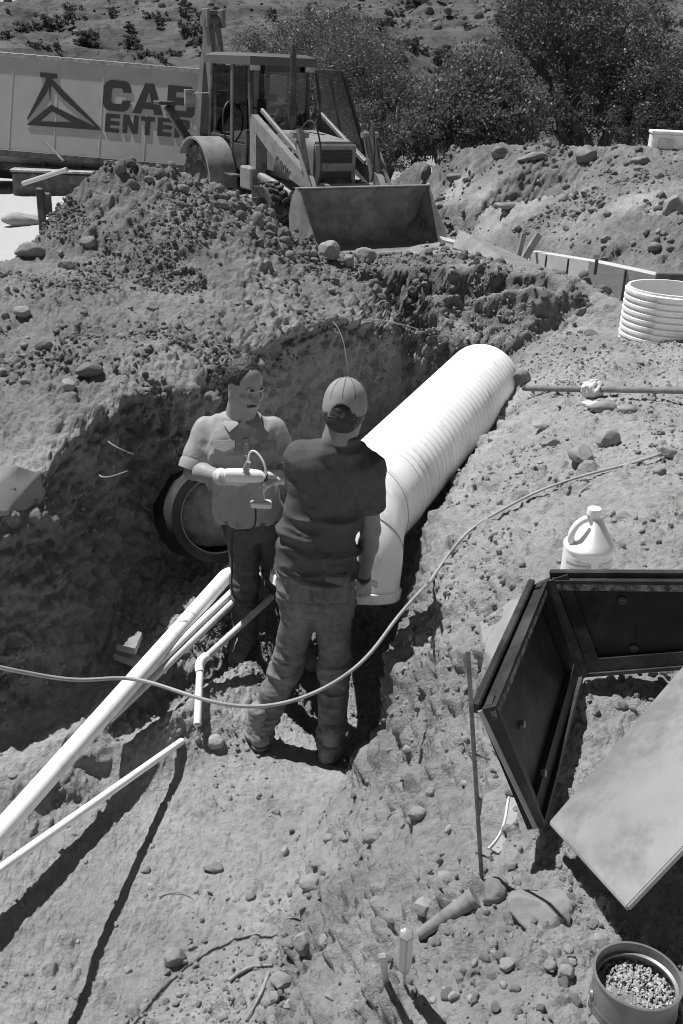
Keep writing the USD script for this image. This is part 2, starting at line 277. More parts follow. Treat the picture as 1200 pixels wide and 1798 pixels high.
    # damp fresh soil is darker than the trodden, dried floor and bank; the road is pale gravel
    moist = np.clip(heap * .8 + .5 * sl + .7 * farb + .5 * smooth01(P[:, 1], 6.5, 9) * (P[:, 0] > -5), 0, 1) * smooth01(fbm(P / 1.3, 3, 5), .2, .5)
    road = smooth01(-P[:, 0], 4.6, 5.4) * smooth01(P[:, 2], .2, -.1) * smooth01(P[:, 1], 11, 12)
    return P2, f, moist, road
GV, GF, GM, GR = build_ground()
def soil_material():
    N = {'g': ('geometry', {}), 'p': ('principled_bsdf', {'roughness': .95, 'specular_ior_level': .15}),
         'n1': ('noise_texture', {'scale': 1.7, 'detail': 6.0, 'roughness': .6}), 'n2': ('noise_texture', {'scale': 26.0, 'detail': 6.0, 'roughness': .7}), 'n3': ('voronoi_texture', {'scale': 70.0}),
         'r1': ('rgb_ramp', {'ramp': [(.3, (.23,) * 3), (.5, (.29,) * 3), (.72, (.36,) * 3)]}), 'r2': ('rgb_ramp', {'ramp': [(.25, (.5,) * 3), (.5, (.98,) * 3), (.75, (1.25,) * 3)]}),
         'm': ('attribute', {'attribute': 'moist'}), 'rd': ('attribute', {'attribute': 'road'}),
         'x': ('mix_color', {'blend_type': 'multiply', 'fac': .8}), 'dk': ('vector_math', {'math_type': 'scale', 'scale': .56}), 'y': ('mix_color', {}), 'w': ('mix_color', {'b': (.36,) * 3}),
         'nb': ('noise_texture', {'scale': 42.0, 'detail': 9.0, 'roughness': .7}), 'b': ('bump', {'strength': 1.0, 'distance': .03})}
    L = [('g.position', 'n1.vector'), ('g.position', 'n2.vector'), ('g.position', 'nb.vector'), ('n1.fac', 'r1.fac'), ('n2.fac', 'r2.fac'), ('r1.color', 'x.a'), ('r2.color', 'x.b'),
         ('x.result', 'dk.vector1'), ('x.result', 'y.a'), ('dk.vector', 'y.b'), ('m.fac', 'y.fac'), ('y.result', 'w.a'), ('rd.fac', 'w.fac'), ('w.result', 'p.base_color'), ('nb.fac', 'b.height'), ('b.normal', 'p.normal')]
    N.pop('n3')
    return usdkit.material(stage, '/World/Looks/soil', N, L, surface='p.BSDF')
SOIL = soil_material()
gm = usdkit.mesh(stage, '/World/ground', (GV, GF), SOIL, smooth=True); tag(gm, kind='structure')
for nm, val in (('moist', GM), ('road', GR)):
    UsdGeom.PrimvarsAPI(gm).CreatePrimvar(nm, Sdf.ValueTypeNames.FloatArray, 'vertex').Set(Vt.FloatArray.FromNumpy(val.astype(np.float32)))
_kd = cKDTree(GV[:, :2])
def gz(x, y, r=.03):
    _, i = _kd.query([x, y], k=6); return float(np.mean(GV[i, 2]))
def hit(px, py):  # where the sight line of a photograph's pixel meets the ground
    d = ray(px, py); t = np.arange(1.2, 60, .01); P = CAM + d * t[:, None]
    below = P[:, 2] < base_z(P[:, 0], P[:, 1]); i = int(np.argmax(below)) if below.any() else len(t) - 1
    for s in range(max(0, i - 15), min(len(t), i + 40)):
        if P[s, 2] < gz(P[s, 0], P[s, 1]): return np.array([P[s, 0], P[s, 1], gz(P[s, 0], P[s, 1])])
    return np.array([P[i, 0], P[i, 1], gz(P[i, 0], P[i, 1])])

# ---------------------------------------------------------------- the hill behind
def hill():
    x = np.linspace(-95, 95, 380); y = np.r_[np.linspace(36, 75, 200), np.linspace(76, 130, 40)]
    X, Y = np.meshgrid(x, y); P = np.stack([X, Y, 0 * X], -1).reshape(-1, 3)
    foot = 40 + 3 * (fbm(P / 14, 3, 3) - .5); t = np.clip(P[:, 1] - foot, 0, None)
    crest = 7.4 + 13 * smooth01(P[:, 0], -34, 6) - 2.2 * smooth01(P[:, 0], -17, -23) + 6 * (fbm(P / 22, 2, 9) - .5)
    h = crest * (1 - np.exp(-t * .40 / crest)) + .02 * t
    h += (1.8 * (fbm(P / 7, 4, 13) - .5) + .8 * (lumps(P, 2.2, 15) - .5) * smooth01(fbm(P / 6, 2, 8), .45, .6)) * smooth01(t, 0, 5)
    h += .35 * (fbm(P / .9, 3, 19) - .5) * smooth01(t, 0, 2)
    P[:, 2] = -.75 + h
    ny, nx = X.shape; i, j = np.meshgrid(np.arange(ny - 1), np.arange(nx - 1), indexing='ij')
    q = np.stack([i * nx + j, i * nx + j + 1, (i + 1) * nx + j + 1, (i + 1) * nx + j], -1).reshape(-1, 4)
    return P, np.vstack([q[:, [0, 1, 2]], q[:, [0, 2, 3]]])
HV, HF = hill()
HILLM = mat('hill_earth', .05, rough=.95, scale=.45, c2=.11, bump=.12, bscale=2.5, coord='world', detail=8, spec=.1, dirt=.04, dirt_lo=.5, dirt_hi=.6, dscale=1.6)
tag(usdkit.mesh(stage, '/World/hill', (HV, HF), HILLM, smooth=True), kind='structure')
_hkd = cKDTree(HV[:, :2])
def hill_hit(px, py):
    d = ray(px, py); t = np.arange(36, 150, .1); P = CAM + d * t[:, None]; _, i = _hkd.query(P[:, :2]); b = (P[:, 2] < HV[i, 2]) & (P[:, 1] > 37)
    k = int(np.argmax(b)) if b.any() else None
    return None if k is None else P[k]

# ---------------------------------------------------------------- foliage
def leaf_mat(name, c, c2):
    if name in _m: return _m[name]
    _m[name] = usdkit.material(stage, '/World/Looks/' + name, {
        'g': ('geometry', {}), 'r': ('rgb_ramp', {'ramp': [(0, (c,) * 3), (1, (c2,) * 3)]}), 'd': ('diffuse_bsdf', {}), 'tr': ('translucent_bsdf', {}), 'm': ('mix_closure', {'fac': .42}), 'gl': ('glossy_bsdf', {'roughness': .45, 'color': (.5,) * 3}), 'm2': ('mix_closure', {'fac': .04})},
        [('g.random_per_island', 'r.fac'), ('r.color', 'd.color'), ('r.color', 'tr.color'), ('d.BSDF', 'm.closure1'), ('tr.BSDF', 'm.closure2'), ('m.closure', 'm2.closure1'), ('gl.BSDF', 'm2.closure2')], surface='m2.closure')
    return _m[name]
def leaves(c, size, droop, seed, aspect=.45):  # diamond leaves at the points c
    g = np.random.default_rng(seed); n = len(c)
    d = g.normal(size=(n, 3)); d[:, 2] = d[:, 2] * .6 - droop; d /= np.linalg.norm(d, axis=1, keepdims=True)
    s = np.cross(d, g.normal(size=(n, 3))); s /= np.linalg.norm(s, axis=1, keepdims=True) + 1e-9
    L = size * g.uniform(.6, 1.4, (n, 1)); w = L * aspect
    v = np.stack([c, c + d * L * .5 + s * w * .5, c + d * L, c + d * L * .5 - s * w * .5], 1).reshape(-1, 3)
    k = np.arange(n)[:, None] * 4; f = np.vstack([k + [0, 1, 2], k + [0, 2, 3]])
    return v, f
def crown_points(blobs, n, seed, shell=.55):
    g = np.random.default_rng(seed); out = []; vol = np.array([b[3] * b[4] * b[5] for b in blobs]) ** .75; vol /= vol.sum()
    for b, w in zip(blobs, vol):
        m = int(n * w); nc = max(6, m // 45)
        u = g.normal(size=(nc, 3)); u /= np.linalg.norm(u, axis=1, keepdims=True); rad = shell + (1.08 - shell) * g.random((nc, 1)) ** .6
        cc = u * rad; lead = cc[g.integers(0, nc, m)] + g.normal(size=(m, 3)) * .11 * g.uniform(.4, 1.6, (m, 1))
        out.append(np.array(b[:3]) + lead * np.array(b[3:6]))
    return np.vstack(out)
BARK = mat('bark', .09, .4, 12, bump=.01, rough=.9)
def tree(name, label, cat, base, blobs, n, size, lm, droop=.2, seed=1, trunk=.12, group=None, shell=.45):
    """base on the ground; blobs (x, y, z, rx, ry, rz) about it make the crown."""
    t = thing(name, label, cat, base, group=group); g = np.random.default_rng(seed)
    m = MB(); top = np.mean([b[:3] for b in blobs], axis=0)
    for b in blobs:
        e = np.array(b[:3]); s = np.array([g.normal() * .12, g.normal() * .12, -.15])
        mid = (s + e) / 2 + g.normal(size=3) * np.array([.25, .25, .15]); mid[2] = max(mid[2], .4)
        m.tube(spline([s, mid, e], 9), np.linspace(trunk, trunk * .25, 9), 7)
        for k in range(5):
            u = nrm(g.normal(size=3)) * np.array(b[3:6]) * .8; m.tube(spline([mid * .4 + e * .6, e + u * .5 + g.normal(size=3) * .1, e + u], 6), np.linspace(trunk * .35, .012, 6), 5)
    obj('trunk', m, BARK, t); obj('crown', leaves(crown_points(blobs, n, seed + 50, shell), size, droop, seed), lm, t, smooth=False)
    return t
LF1, LF2, LF3 = leaf_mat('leaf_dark', .075, .2), leaf_mat('leaf_mid', .1, .23), leaf_mat('leaf_pale', .12, .26)
def gbase(px, py, dep): p = at(px, py, dep); return np.array([p[0], p[1], float(base_z(p[0], p[1])) - .05])
def blob(base, px, py, dep, r): # an ellipsoid of foliage about a sighted point
    p = at(px, py, dep) - base; return (*p, *(np.broadcast_to(r, 3) if np.ndim(r) == 0 else r))
B = gbase(1010, 230, 21)
tree('broadleaf_tree', 'tallest dark broadleaf tree behind the right hand spoil bank', 'tree', B, [blob(B, 990, 40, 21, (1.3, 1.2, 1.1)), blob(B, 930, 60, 21.3, (.8, 1, .9)), blob(B, 1080, 60, 21, (1.1, 1.1, 1)), blob(B, 1010, 120, 20.6, (1.2, 1.1, .8)), blob(B, 1110, 130, 21, (.8, .9, .7)), blob(B, 960, -40, 21.4, (1.0, 1, .8)), blob(B, 1080, 180, 20.6, (.9, .8, .6)), blob(B, 1000, 200, 20.3, (.8, .8, .5))], 44200, 0.068, LF1, .5, 3, .16)
B = gbase(850, 240, 20)
tree('willow_tree', 'feathery grey willow bush left of the tallest dark tree', 'tree', B, [blob(B, 850, 150, 20, (.9, .9, .7)), blob(B, 800, 190, 19.8, (.8, .8, .6)), blob(B, 890, 200, 19.6, (.8, .8, .6)), blob(B, 760, 225, 19.5, (.7, .7, .45)), blob(B, 850, 215, 19.4, (1, .7, .5))], 37400, 0.075, LF3, 1.1, 5, .09)
B = gbase(1150, 225, 20)
tree('broadleaf_tree', 'rounded dark bush at the far right edge above the white crate', 'tree', B, [blob(B, 1140, 170, 20, (.8, .8, .6)), blob(B, 1190, 150, 20.4, (.8, .8, .8)), blob(B, 1110, 215, 19.6, (.6, .6, .4)), blob(B, 1180, 215, 19.6, (.7, .6, .4)), blob(B, 1230, 190, 20, (.7, .7, .6))], 25500, 0.061, LF1, .3, 8, .08)
B = gbase(645, 260, 21)
tree('broadleaf_tree', 'loose leafy tree seen behind the open cab door', 'tree', B, [blob(B, 640, 150, 21, (.9, .9, .9)), blob(B, 700, 190, 20.6, (.8, .8, .8)), blob(B, 600, 110, 21.4, (.8, .8, .7)), blob(B, 660, 100, 21.6, (.7, .8, .6)), blob(B, 720, 240, 20, (.5, .6, .5)), blob(B, 690, 265, 19.6, (.7, .6, .4)), blob(B, 640, 240, 20, (.8, .6, .6)), blob(B, 745, 215, 20.5, (.4, .5, .5))], 35700, 0.058, LF2, .3, 11, .1)
B = gbase(540, 200, 27)
tree('broadleaf_tree', 'pale thin tree rising behind the cab roof', 'tree', B, [blob(B, 560, 90, 27, (1.2, 1, 1)), blob(B, 500, 75, 27.5, (1.1, 1, .7)), blob(B, 610, 60, 27.5, (1, 1, .7)), blob(B, 560, 170, 26.6, (1.2, 1, 1)), blob(B, 450, 90, 28, (.7, .8, .6)), blob(B, 520, 140, 27, (1, .9, .8))], 34000, 0.068, LF2, .2, 14, .1)
# desert shrubs on the slope
def shrub_class(i, seed):
    x = UsdGeom.Xform.Define(stage, f'/World/Looks/shrub_kind_{i}'); stage.GetPrimAtPath(x.GetPath()).SetSpecifier(Sdf.SpecifierClass); g = np.random.default_rng(seed)
    bl = [(g.normal() * .35, g.normal() * .3, .35 + g.random() * .3, .5, .45, .4) for _ in range(4)]
    m = MB()
    for b in bl: m.tube(spline([(0, 0, -.1), (b[0] * .5, b[1] * .4, .25), b[:3]], 5), np.linspace(.04, .01, 5), 5)
    usdkit.mesh(stage, f'{x.GetPath()}/stems', m.mesh(), BARK); usdkit.mesh(stage, f'{x.GetPath()}/foliage', leaves(crown_points(bl, 1500, seed, .3), .13, .1, seed), LF1)
    return x.GetPath()
SH = [shrub_class(i, 60 + i) for i in range(4)]
def instance(name, path, label, cat, group, loc, rz, sc, tilt=(0, 0)):
    x = UsdGeom.Xform.Define(stage, '/World/' + numbered(name)); x.AddTranslateOp().Set(Gf.Vec3d(*map(float, loc))); x.AddRotateXYZOp().Set(Gf.Vec3f(tilt[0], tilt[1], math.degrees(rz))); x.AddScaleOp().Set(Gf.Vec3f(*map(float, np.broadcast_to(sc, 3))))
    x.GetPrim().GetReferences().AddInternalReference(path); x.GetPrim().SetInstanceable(True); return tag(x, label, cat, group)
g = np.random.default_rng(77)
SHRUBS = [(45, 45, 1.3), (20, 60, .9), (95, 42, 1.5), (150, 65, 1.6), (165, 75, 1.3), (215, 75, 1.5), (240, 95, 1.1), (105, 75, .7), (75, 78, .8), (60, 75, .8), (190, 20, .9), (125, 12, .9), (265, 22, .9), (285, 33, 1.1), (330, 18, .8), (345, 60, 1.5), (310, 90, .9), (275, 95, 1), (230, 45, .8), (335, 45, .9), (355, 75, 1.1),
          (710, 12, 1.4), (735, 88, 1.6), (668, 48, 1.5), (775, 100, 1.2), (790, 115, 1.3), (785, 172, 1.1), (830, 45, .8), (760, 120, .9), (690, 20, .8), (640, 30, .8), (880, 30, .9), (700, 105, 1.0), (750, 150, .8), (540, 20, 1), (1120, 25, .9), (1180, 45, 1.1), (1060, 15, 1.0), (860, 70, .8), (470, 25, .9), (600, 12, .8)]
for px, py, s in SHRUBS:
    p = hill_hit(px, py + 8)
    if p is not None: instance('hill_shrub', SH[int(g.integers(4))], 'dark low shrub on the sunlit dry hillside behind the site', 'shrub', 'dark shrubs scattered over the hillside', p - [0, 0, .1], g.uniform(0, 6.3), s * .62 * g.uniform(.8, 1.15) * np.array([1, 1, g.uniform(.8, 1.1)]))

# ---------------------------------------------------------------- rocks and clods
ROCKM = mat('stone', .18, .25, 9, bump=.004, bscale=45, rough=.85, spec=.25, rand=.22, dirt=.215, dirt_lo=.45, dirt_hi=.7)
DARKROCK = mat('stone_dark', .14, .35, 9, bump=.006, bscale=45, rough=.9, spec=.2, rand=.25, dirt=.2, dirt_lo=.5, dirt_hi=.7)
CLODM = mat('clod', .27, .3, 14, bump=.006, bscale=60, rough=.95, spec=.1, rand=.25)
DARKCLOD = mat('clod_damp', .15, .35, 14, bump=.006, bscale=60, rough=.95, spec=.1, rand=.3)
def stone(seed, sub=3, ang=.5, flat=(1, .85, .7), rough=.12):
    """A stone of about unit radius; ang 0 = river cobble, 1 = broken block."""
    m = trimesh.creation.icosphere(sub); g = np.random.default_rng(seed); v = np.asarray(m.vertices).copy()
    for _ in range(int(4 + 8 * ang)):
        n = nrm(g.normal(size=3)); c = g.uniform(.62, .92) if ang > .3 else g.uniform(.8, .95); d = v @ n; v -= np.clip(d - c, 0, None)[:, None] * n * (.6 + .38 * ang)
    v *= 1 + (fbm(v * 1.3 + seed, 3, seed)[:, None] - .5) * rough * 2 + (fbm(v * 4 + seed, 2, seed)[:, None] - .5) * rough * .8
    return trimesh.Trimesh(v * np.array(flat), m.faces, process=False)
def proto(name, mesh, m, smooth=True):
    p = f'/World/Looks/{name}'; usdkit.mesh(stage, p, mesh, m, smooth=smooth); stage.GetPrimAtPath(p).SetSpecifier(Sdf.SpecifierDef); return p
def instancer(name, protos, pos, scale, label=None, cat=None, kind='stuff', seed=0, flat=False):
    """Uncountable clods and pebbles: one stuff object."""
    path = '/World/' + numbered(name); pi = UsdGeom.PointInstancer.Define(stage, path); g = np.random.default_rng(seed); n = len(pos)
    rel = pi.CreatePrototypesRel()
    UsdGeom.Scope.Define(stage, path + '/kinds')
    for i, (me, ma) in enumerate(protos):
        usdkit.mesh(stage, f'{path}/kinds/kind_{i}', me, ma, smooth=True); rel.AddTarget(f'{path}/kinds/kind_{i}')
    pi.CreateProtoIndicesAttr(Vt.IntArray.FromNumpy(g.integers(0, len(protos), n).astype(np.int32)))
    pi.CreatePositionsAttr(Vt.Vec3fArray.FromNumpy(np.asarray(pos, np.float32)))
    s = np.asarray(scale, float)[:, None] * g.uniform(.75, 1.3, (n, 3)); pi.CreateScalesAttr(Vt.Vec3fArray.FromNumpy(s.astype(np.float32)))
    q = g.normal(size=(n, 4)); q /= np.linalg.norm(q, axis=1, keepdims=True)
    pi.CreateOrientationsAttr(Vt.QuathArray([Gf.Quath(float(a), float(b), float(c), float(d)) for a, b, c, d in q]))
    return tag(pi, label, cat, None, kind)
# scatter over the ground's own vertices, thicker where the clod noise is high
def scatter(n, keep, seed, lo, hi, power=2.6, clump=.45):
    g = np.random.default_rng(seed); V = GV
    r = np.hypot(V[:, 0], V[:, 1]); ang = np.abs(np.degrees(np.arctan2(V[:, 0], V[:, 1]))); ok = keep(V) & (r > 1.0) & (ang < 32)
    i = np.flatnonzero(ok); w = r[i] ** 2 * (.02 + smooth01(fbm(V[i] / .45, 3, seed + 3), clump, clump + .16)) ** 1.4 * (.15 + smooth01(fbm(V[i] / 1.6, 2, seed + 9), .35, .6))
    i = g.choice(i, n, replace=True, p=w / w.sum()); s = lo + (hi - lo) * g.random(n) ** power
    p = V[i] + np.c_[g.normal(size=(n, 2)) * .008, s * g.uniform(-.35, .35, n)]
    return p, s
near_ = lambda V: (V[:, 1] < 9.5) & (V[:, 2] > -1)
isheap = lambda V: (V[:, 0] * .9 - V[:, 1] * .45 + 3.1 < 0) & (V[:, 2] > 1.05)
P_, S_ = scatter(15000, lambda V: near_(V) & ~isheap(V) & (V[:, 2] > .55), 1, .003, .018, 3.0, .4)
CL = [(stone(100 + i, 2, .9, (1, .85, .75), rough=.3), CLODM) for i in range(5)]
instancer('pale_clods', CL, P_, S_, 'loose pale dirt clods strewn over the right bank', 'clods', seed=1)
P_, S_ = scatter(17000, lambda V: near_(V) & ~isheap(V) & (V[:, 2] <= .55), 2, .0025, .015, 3.4, .36)
instancer('floor_clods', CL, P_, S_, 'small dirt crumbs on the sunlit trench floor', 'clods', seed=2)
P_, S_ = scatter(15000, lambda V: isheap(V) & (V[:, 1] < 13), 3, .003, .024, 3.6)
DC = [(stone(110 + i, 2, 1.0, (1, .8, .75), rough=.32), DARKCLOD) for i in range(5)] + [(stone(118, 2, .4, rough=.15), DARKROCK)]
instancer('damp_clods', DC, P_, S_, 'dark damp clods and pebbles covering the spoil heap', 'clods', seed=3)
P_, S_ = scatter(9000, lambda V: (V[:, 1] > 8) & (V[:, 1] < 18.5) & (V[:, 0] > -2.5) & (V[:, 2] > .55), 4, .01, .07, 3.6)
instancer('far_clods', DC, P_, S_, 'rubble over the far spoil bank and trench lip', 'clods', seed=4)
i = np.flatnonzero((HV[:, 1] > 42) & (HV[:, 1] < 75)); g = np.random.default_rng(5); w = (.03 + smooth01(fbm(HV[i] / 6, 3, 77), .5, .65)) * (1 + 2.5 * (HV[i, 0] > 1)); i = g.choice(i, 5200, p=w / w.sum())
instancer('hill_rocks', [(stone(130 + k, 2, .8, rough=.15), mat('hill_stone', .1, .4, 3, rough=.9, spec=.1, rand=.3)) for k in range(4)], HV[i] + g.normal(size=(len(i), 3)) * [.3, .3, .03], .05 + .3 * g.random(len(i)) ** 4, 'broken rock strewn over the hillside', 'rocks', seed=6)

# ---------------------------------------------------------------- the lorry trailer
WHITE = mat('trailer_white', .36, .06, 1.2, rough=.5, dirt=.29, dirt_lo=.5, dirt_hi=.75)
BLACKP = mat('sign_black', .025, .2, 4, rough=.6)
STEEL = mat('dark_steel', .06, .4, 8, rough=.6, dirt=.12)
GALV = mat('grey_steel', .3, .3, 10, rough=.45, metal=.3, dirt=.2)
RUBBER = mat('rubber', .03, .3, 14, rough=.85, dirt=.16, dirt_lo=.5, dirt_hi=.7, bump=.003)
def trailer():
    a, b, c = at(0, 91, 26.0), at(350, 121, 26.0), at(0, 271, 26.2)
    X = nrm(b - a); Zu = nrm(c - a); Zu = -nrm(Zu - X * np.dot(Zu, X)); Y = np.cross(Zu, X)      # Y points away from the camera
    R = np.column_stack([X, Y, Zu]); T = thing('box_trailer', 'long white box trailer with black lettering parked behind the digger', 'trailer', matrix=mat4(R, a))
    def loc(px, py): d = ray(px, py); t = np.dot(a - CAM, Y) / np.dot(d, Y); q = (CAM + d * t - a) @ R; return q[0], q[2]
    H = -loc(0, 271)[1]; x0, x1 = -5.6, loc(505, 130)[0]
    obj('box_body', MB().box(((x0 + x1) / 2, 1.25, -H / 2), (x1 - x0, 2.5, H - .02), bev=.02), WHITE, T)
    obj('top_rail', MB().box(((x0 + x1) / 2, -.012, -.05), (x1 - x0 + .02, .05, .1), bev=.01), GALV, T)
    obj('bottom_rail', MB().box(((x0 + x1) / 2, -.015, -H + .05), (x1 - x0 + .02, .06, .16), bev=.01), STEEL, T)
    n = 11
    for k in range(n + 1):
        obj('panel_seam', MB().box((x0 + .03 + (x1 - x0 - .06) * k / n, -.003, -H / 2), (.03, .009, H - .3), bev=.003), WHITE, T)
    from shapely.geometry import Polygon, box, Point
    from shapely.ops import unary_union
    TT = mat4(np.column_stack([(1, 0, 0), (0, 0, 1), (0, -1, 0)]), (0, -.006, 0))   # glyph plane: x along, y up, thickness towards the camera
    def sign(poly, name='letter'):
        m = MB()
        for g_ in getattr(poly, 'geoms', [poly]): m.prism(g_, 0, .012, TT)
        obj(name, m, BLACKP, T)
    def rr(x0, y0, x1, y1, r): return box(x0 + r, y0 + r, x1 - r, y1 - r).buffer(r, 8)
    def glyph(ch, w, h):
        s = .27 * h; t = .24 * h
        if ch == 'C': return rr(0, 0, w, h, .28 * h).difference(rr(s, t, w - s, h - t, .1 * h)).difference(box(w - s - .01, h * .37, w + .1, h * .63))
        if ch == 'A': return Polygon([(0, 0), (w * .36, h), (w * .64, h), (w, 0), (w * .72, 0), (w * .67, h * .17), (w * .33, h * .17), (w * .28, 0)]).difference(Polygon([(w * .39, h * .37), (w * .5, h * .74), (w * .61, h * .37)]))
        if ch == 'B': return unary_union([rr(0, 0, w, h * .56, .16 * h), rr(0, h * .44, w * .96, h, .16 * h), box(0, 0, w * .5, h)]).difference(rr(s, h * .19, w - s, h * .38, .05 * h)).difference(rr(s, h * .62, w * .96 - s, h * .81, .05 * h))
        if ch == 'E': return box(0, 0, w, h).difference(box(s, h * .22, w + 1, h * .39)).difference(box(s, h * .61, w + 1, h * .78))
        if ch == 'N': return unary_union([box(0, 0, s, h), box(w - s, 0, w, h), Polygon([(0, h), (s * 1.1, h), (w, 0), (w - s * 1.1, 0)])])
        if ch == 'T': return unary_union([box(0, h * .77, w, h), box(w / 2 - s / 2, 0, w / 2 + s / 2, h)])
        if ch == 'R': return unary_union([rr(0, h * .42, w, h, .16 * h), box(0, 0, s, h), Polygon([(w * .45, h * .45), (w * .72, h * .45), (w, 0), (w * .68, 0)])]).difference(rr(s, h * .6, w - s, h * .79, .05 * h))
    from shapely import affinity
    for ch, xa, xb, yt, yb in [('C', 180, 232, 139, 193), ('A', 233, 290, 144, 198), ('B', 292, 345, 149, 203), ('E', 434, 487, 162, 216),
                               ('E', 184, 211, 199, 231), ('N', 215, 244, 201, 233), ('T', 246, 273, 204, 236), ('E', 276, 303, 206, 238), ('R', 306, 334, 209, 241)]:
        xl, zb = loc(xa, yb); xr, zt = loc(xb, yt); zb = loc(xa, yb)[1]; sh = (loc(xa, yt)[1])
        sign(affinity.translate(glyph(ch, xr - xl, sh - zb), xl, zb))
    L = lambda pts: Polygon([loc(*p) for p in pts])
    sign(L([(71, 127), (101, 130), (101, 138), (92, 138), (90, 145), (82, 144), (80, 136), (71, 135)]), 'logo_bar')
    sign(L([(81, 141), (87, 147), (82, 163), (49, 211), (48, 208)]), 'logo_leg')
    sign(L([(88, 147), (93, 140), (177, 225), (172, 225), (110, 172)]), 'logo_leg')
    sign(L([(85, 144), (90, 145), (88, 178)]), 'logo_needle')
    sign(L([(47, 219), (90, 184), (180, 229)]).difference(L([(70, 213), (92, 195), (127, 215)])), 'logo_triangle')
    gr = lambda x: -H - .85
    for x in (-2.9, loc(65, 300)[0], loc(130, 300)[0]):
        obj('landing_leg', MB().box((x, .5, -H - .35), (.17, .17, .8), bev=.02).box((x, .5, -H - .8), (.34, .34, .06), bev=.02).bar((x, .5, -H - .2), (x, 2.0, -H - .2), .08, .08), STEEL, T)
    for k, x in enumerate((x1 - 1.3, x1 - 2.5)):
        w = obj('tyre', MB().lathe([(.28, -.13), (.47, -.14), (.5, -.1), (.5, .1), (.47, .14), (.28, .13)], 28, mat4(np.column_stack([(1, 0, 0), (0, 0, 1), (0, -1, 0)]), (x, .35, -H - .42))), RUBBER, T)
        obj('rim', MB().lathe([(0, .1), (.2, .1), (.24, .13), (.28, .13)], 20, mat4(np.column_stack([(1, 0, 0), (0, 0, 1), (0, -1, 0)]), (x, .35, -H - .42))), GALV, w)
    obj('underframe', MB().box(((x0 + x1) / 2, 1.25, -H - .1), (x1 - x0 - 1, 1.0, .22)), STEEL, T)
    return loc
TRL = trailer()
# clutter under and before the trailer
def leaning(name, label, cat, a, b, r, m, sides=8): return obj(name, MB().tube([a, (np.asarray(a) + b) / 2, b], r, sides), m, None, label=label, cat=cat)
p = at(60, 322, 24.5); t = thing('storage_bin', 'low dark bin standing in the shade under the trailer', 'bin', (p[0], p[1] + 2.2, -.55), .1)
obj('bin_body', MB().box((0, 0, .35), (2.2, 1.2, .7), bev=.04), STEEL, t); obj('bin_lid', MB().box((0, 0, .74), (2.26, 1.26, .07), bev=.02), GALV, t)
p = at(195, 300, 24.5); t = thing('machine_cover', 'rounded dark machine cover under the trailer beside the heap', 'machine', (p[0], p[1] + 1.5, -.5), .15)
obj('cover', trimesh.convex.convex_hull(np.array([(x, y, z) for x in (-.9, .9) for y in (-.5, .5) for z in (0, .45)] + [(x, y, .8) for x in (-.5, .6) for y in (-.4, .4)])), BLACKP, t)
obj('skid', MB().box((0, -.4, -.03), (2.0, .12, .14)).box((0, .4, -.03), (2.0, .12, .14)), GALV, t)
leaning('steel_pipe', 'pale pipe sloping up from the road to the heap below the trailer', 'pipe', at(40, 322, 22), at(118, 297, 21.5), .05, WHITE)
leaning('bent_rod', 'thin dark rod standing against the white trailer at the heap crest', 'rod', at(80, 249, 10.3), at(112, 283, 9.6), .011, STEEL)
p = hit(38, 335); p = at(38, 333, 20.5)
obj('pale_boulder', np.asarray(stone(205, 3, .5).vertices) * [.45, .3, .22] @ np.eye(3) + [p[0], p[1], float(base_z(p[0], p[1])) + .1] if False else trimesh.Trimesh(np.asarray(stone(205, 3, .5).vertices) * [.45, .3, .24] + [p[0], p[1], float(base_z(p[0], p[1])) + .1], stone(205, 3, .5).faces, process=False), ROCKM, None, label='pale boulder on the bright road in front of the trailer', cat='rock')
t = thing('stake', 'short dark post standing at the top left end of the heap', 'post', at(73, 372, 8.6)); obj('post_shaft', MB().box((0, 0, .0), (.06, .05, .4), bev=.01).box((.05, .02, .06), (.07, .05, .2), bev=.01), STEEL, t)

# ---------------------------------------------------------------- the backhoe loader
YEL = mat('machine_paint', .19, .07, 3, rough=.45, spec=.5, dirt=.13, dirt_lo=.48, dirt_hi=.62, dscale=5)
DKP = mat('machine_dark', .03, .3, 5, rough=.55, dirt=.1, dirt_lo=.5, dirt_hi=.7)
CHROME = mat('cylinder_rod', .6, .1, 5, rough=.25, metal=.9)
BLADE = mat('bucket_steel', .15, .35, 4, rough=.6, metal=.2, dirt=.22, dirt_lo=.5, dirt_hi=.62, bump=.003)
def glass_mat():
    return usdkit.material(stage, '/World/Looks/cab_glass', {'f': ('fresnel', {'IOR': 1.5}), 't': ('transparent_bsdf', {'color': (.55,) * 3}), 'g': ('glossy_bsdf', {'roughness': .02, 'color': (.9,) * 3}), 'm': ('mix_closure', {})},
                           [('f.fac', 'm.fac'), ('t.BSDF', 'm.closure1'), ('g.BSDF', 'm.closure2')], surface='m.closure')
GLASS = glass_mat()
AL = math.radians(32)
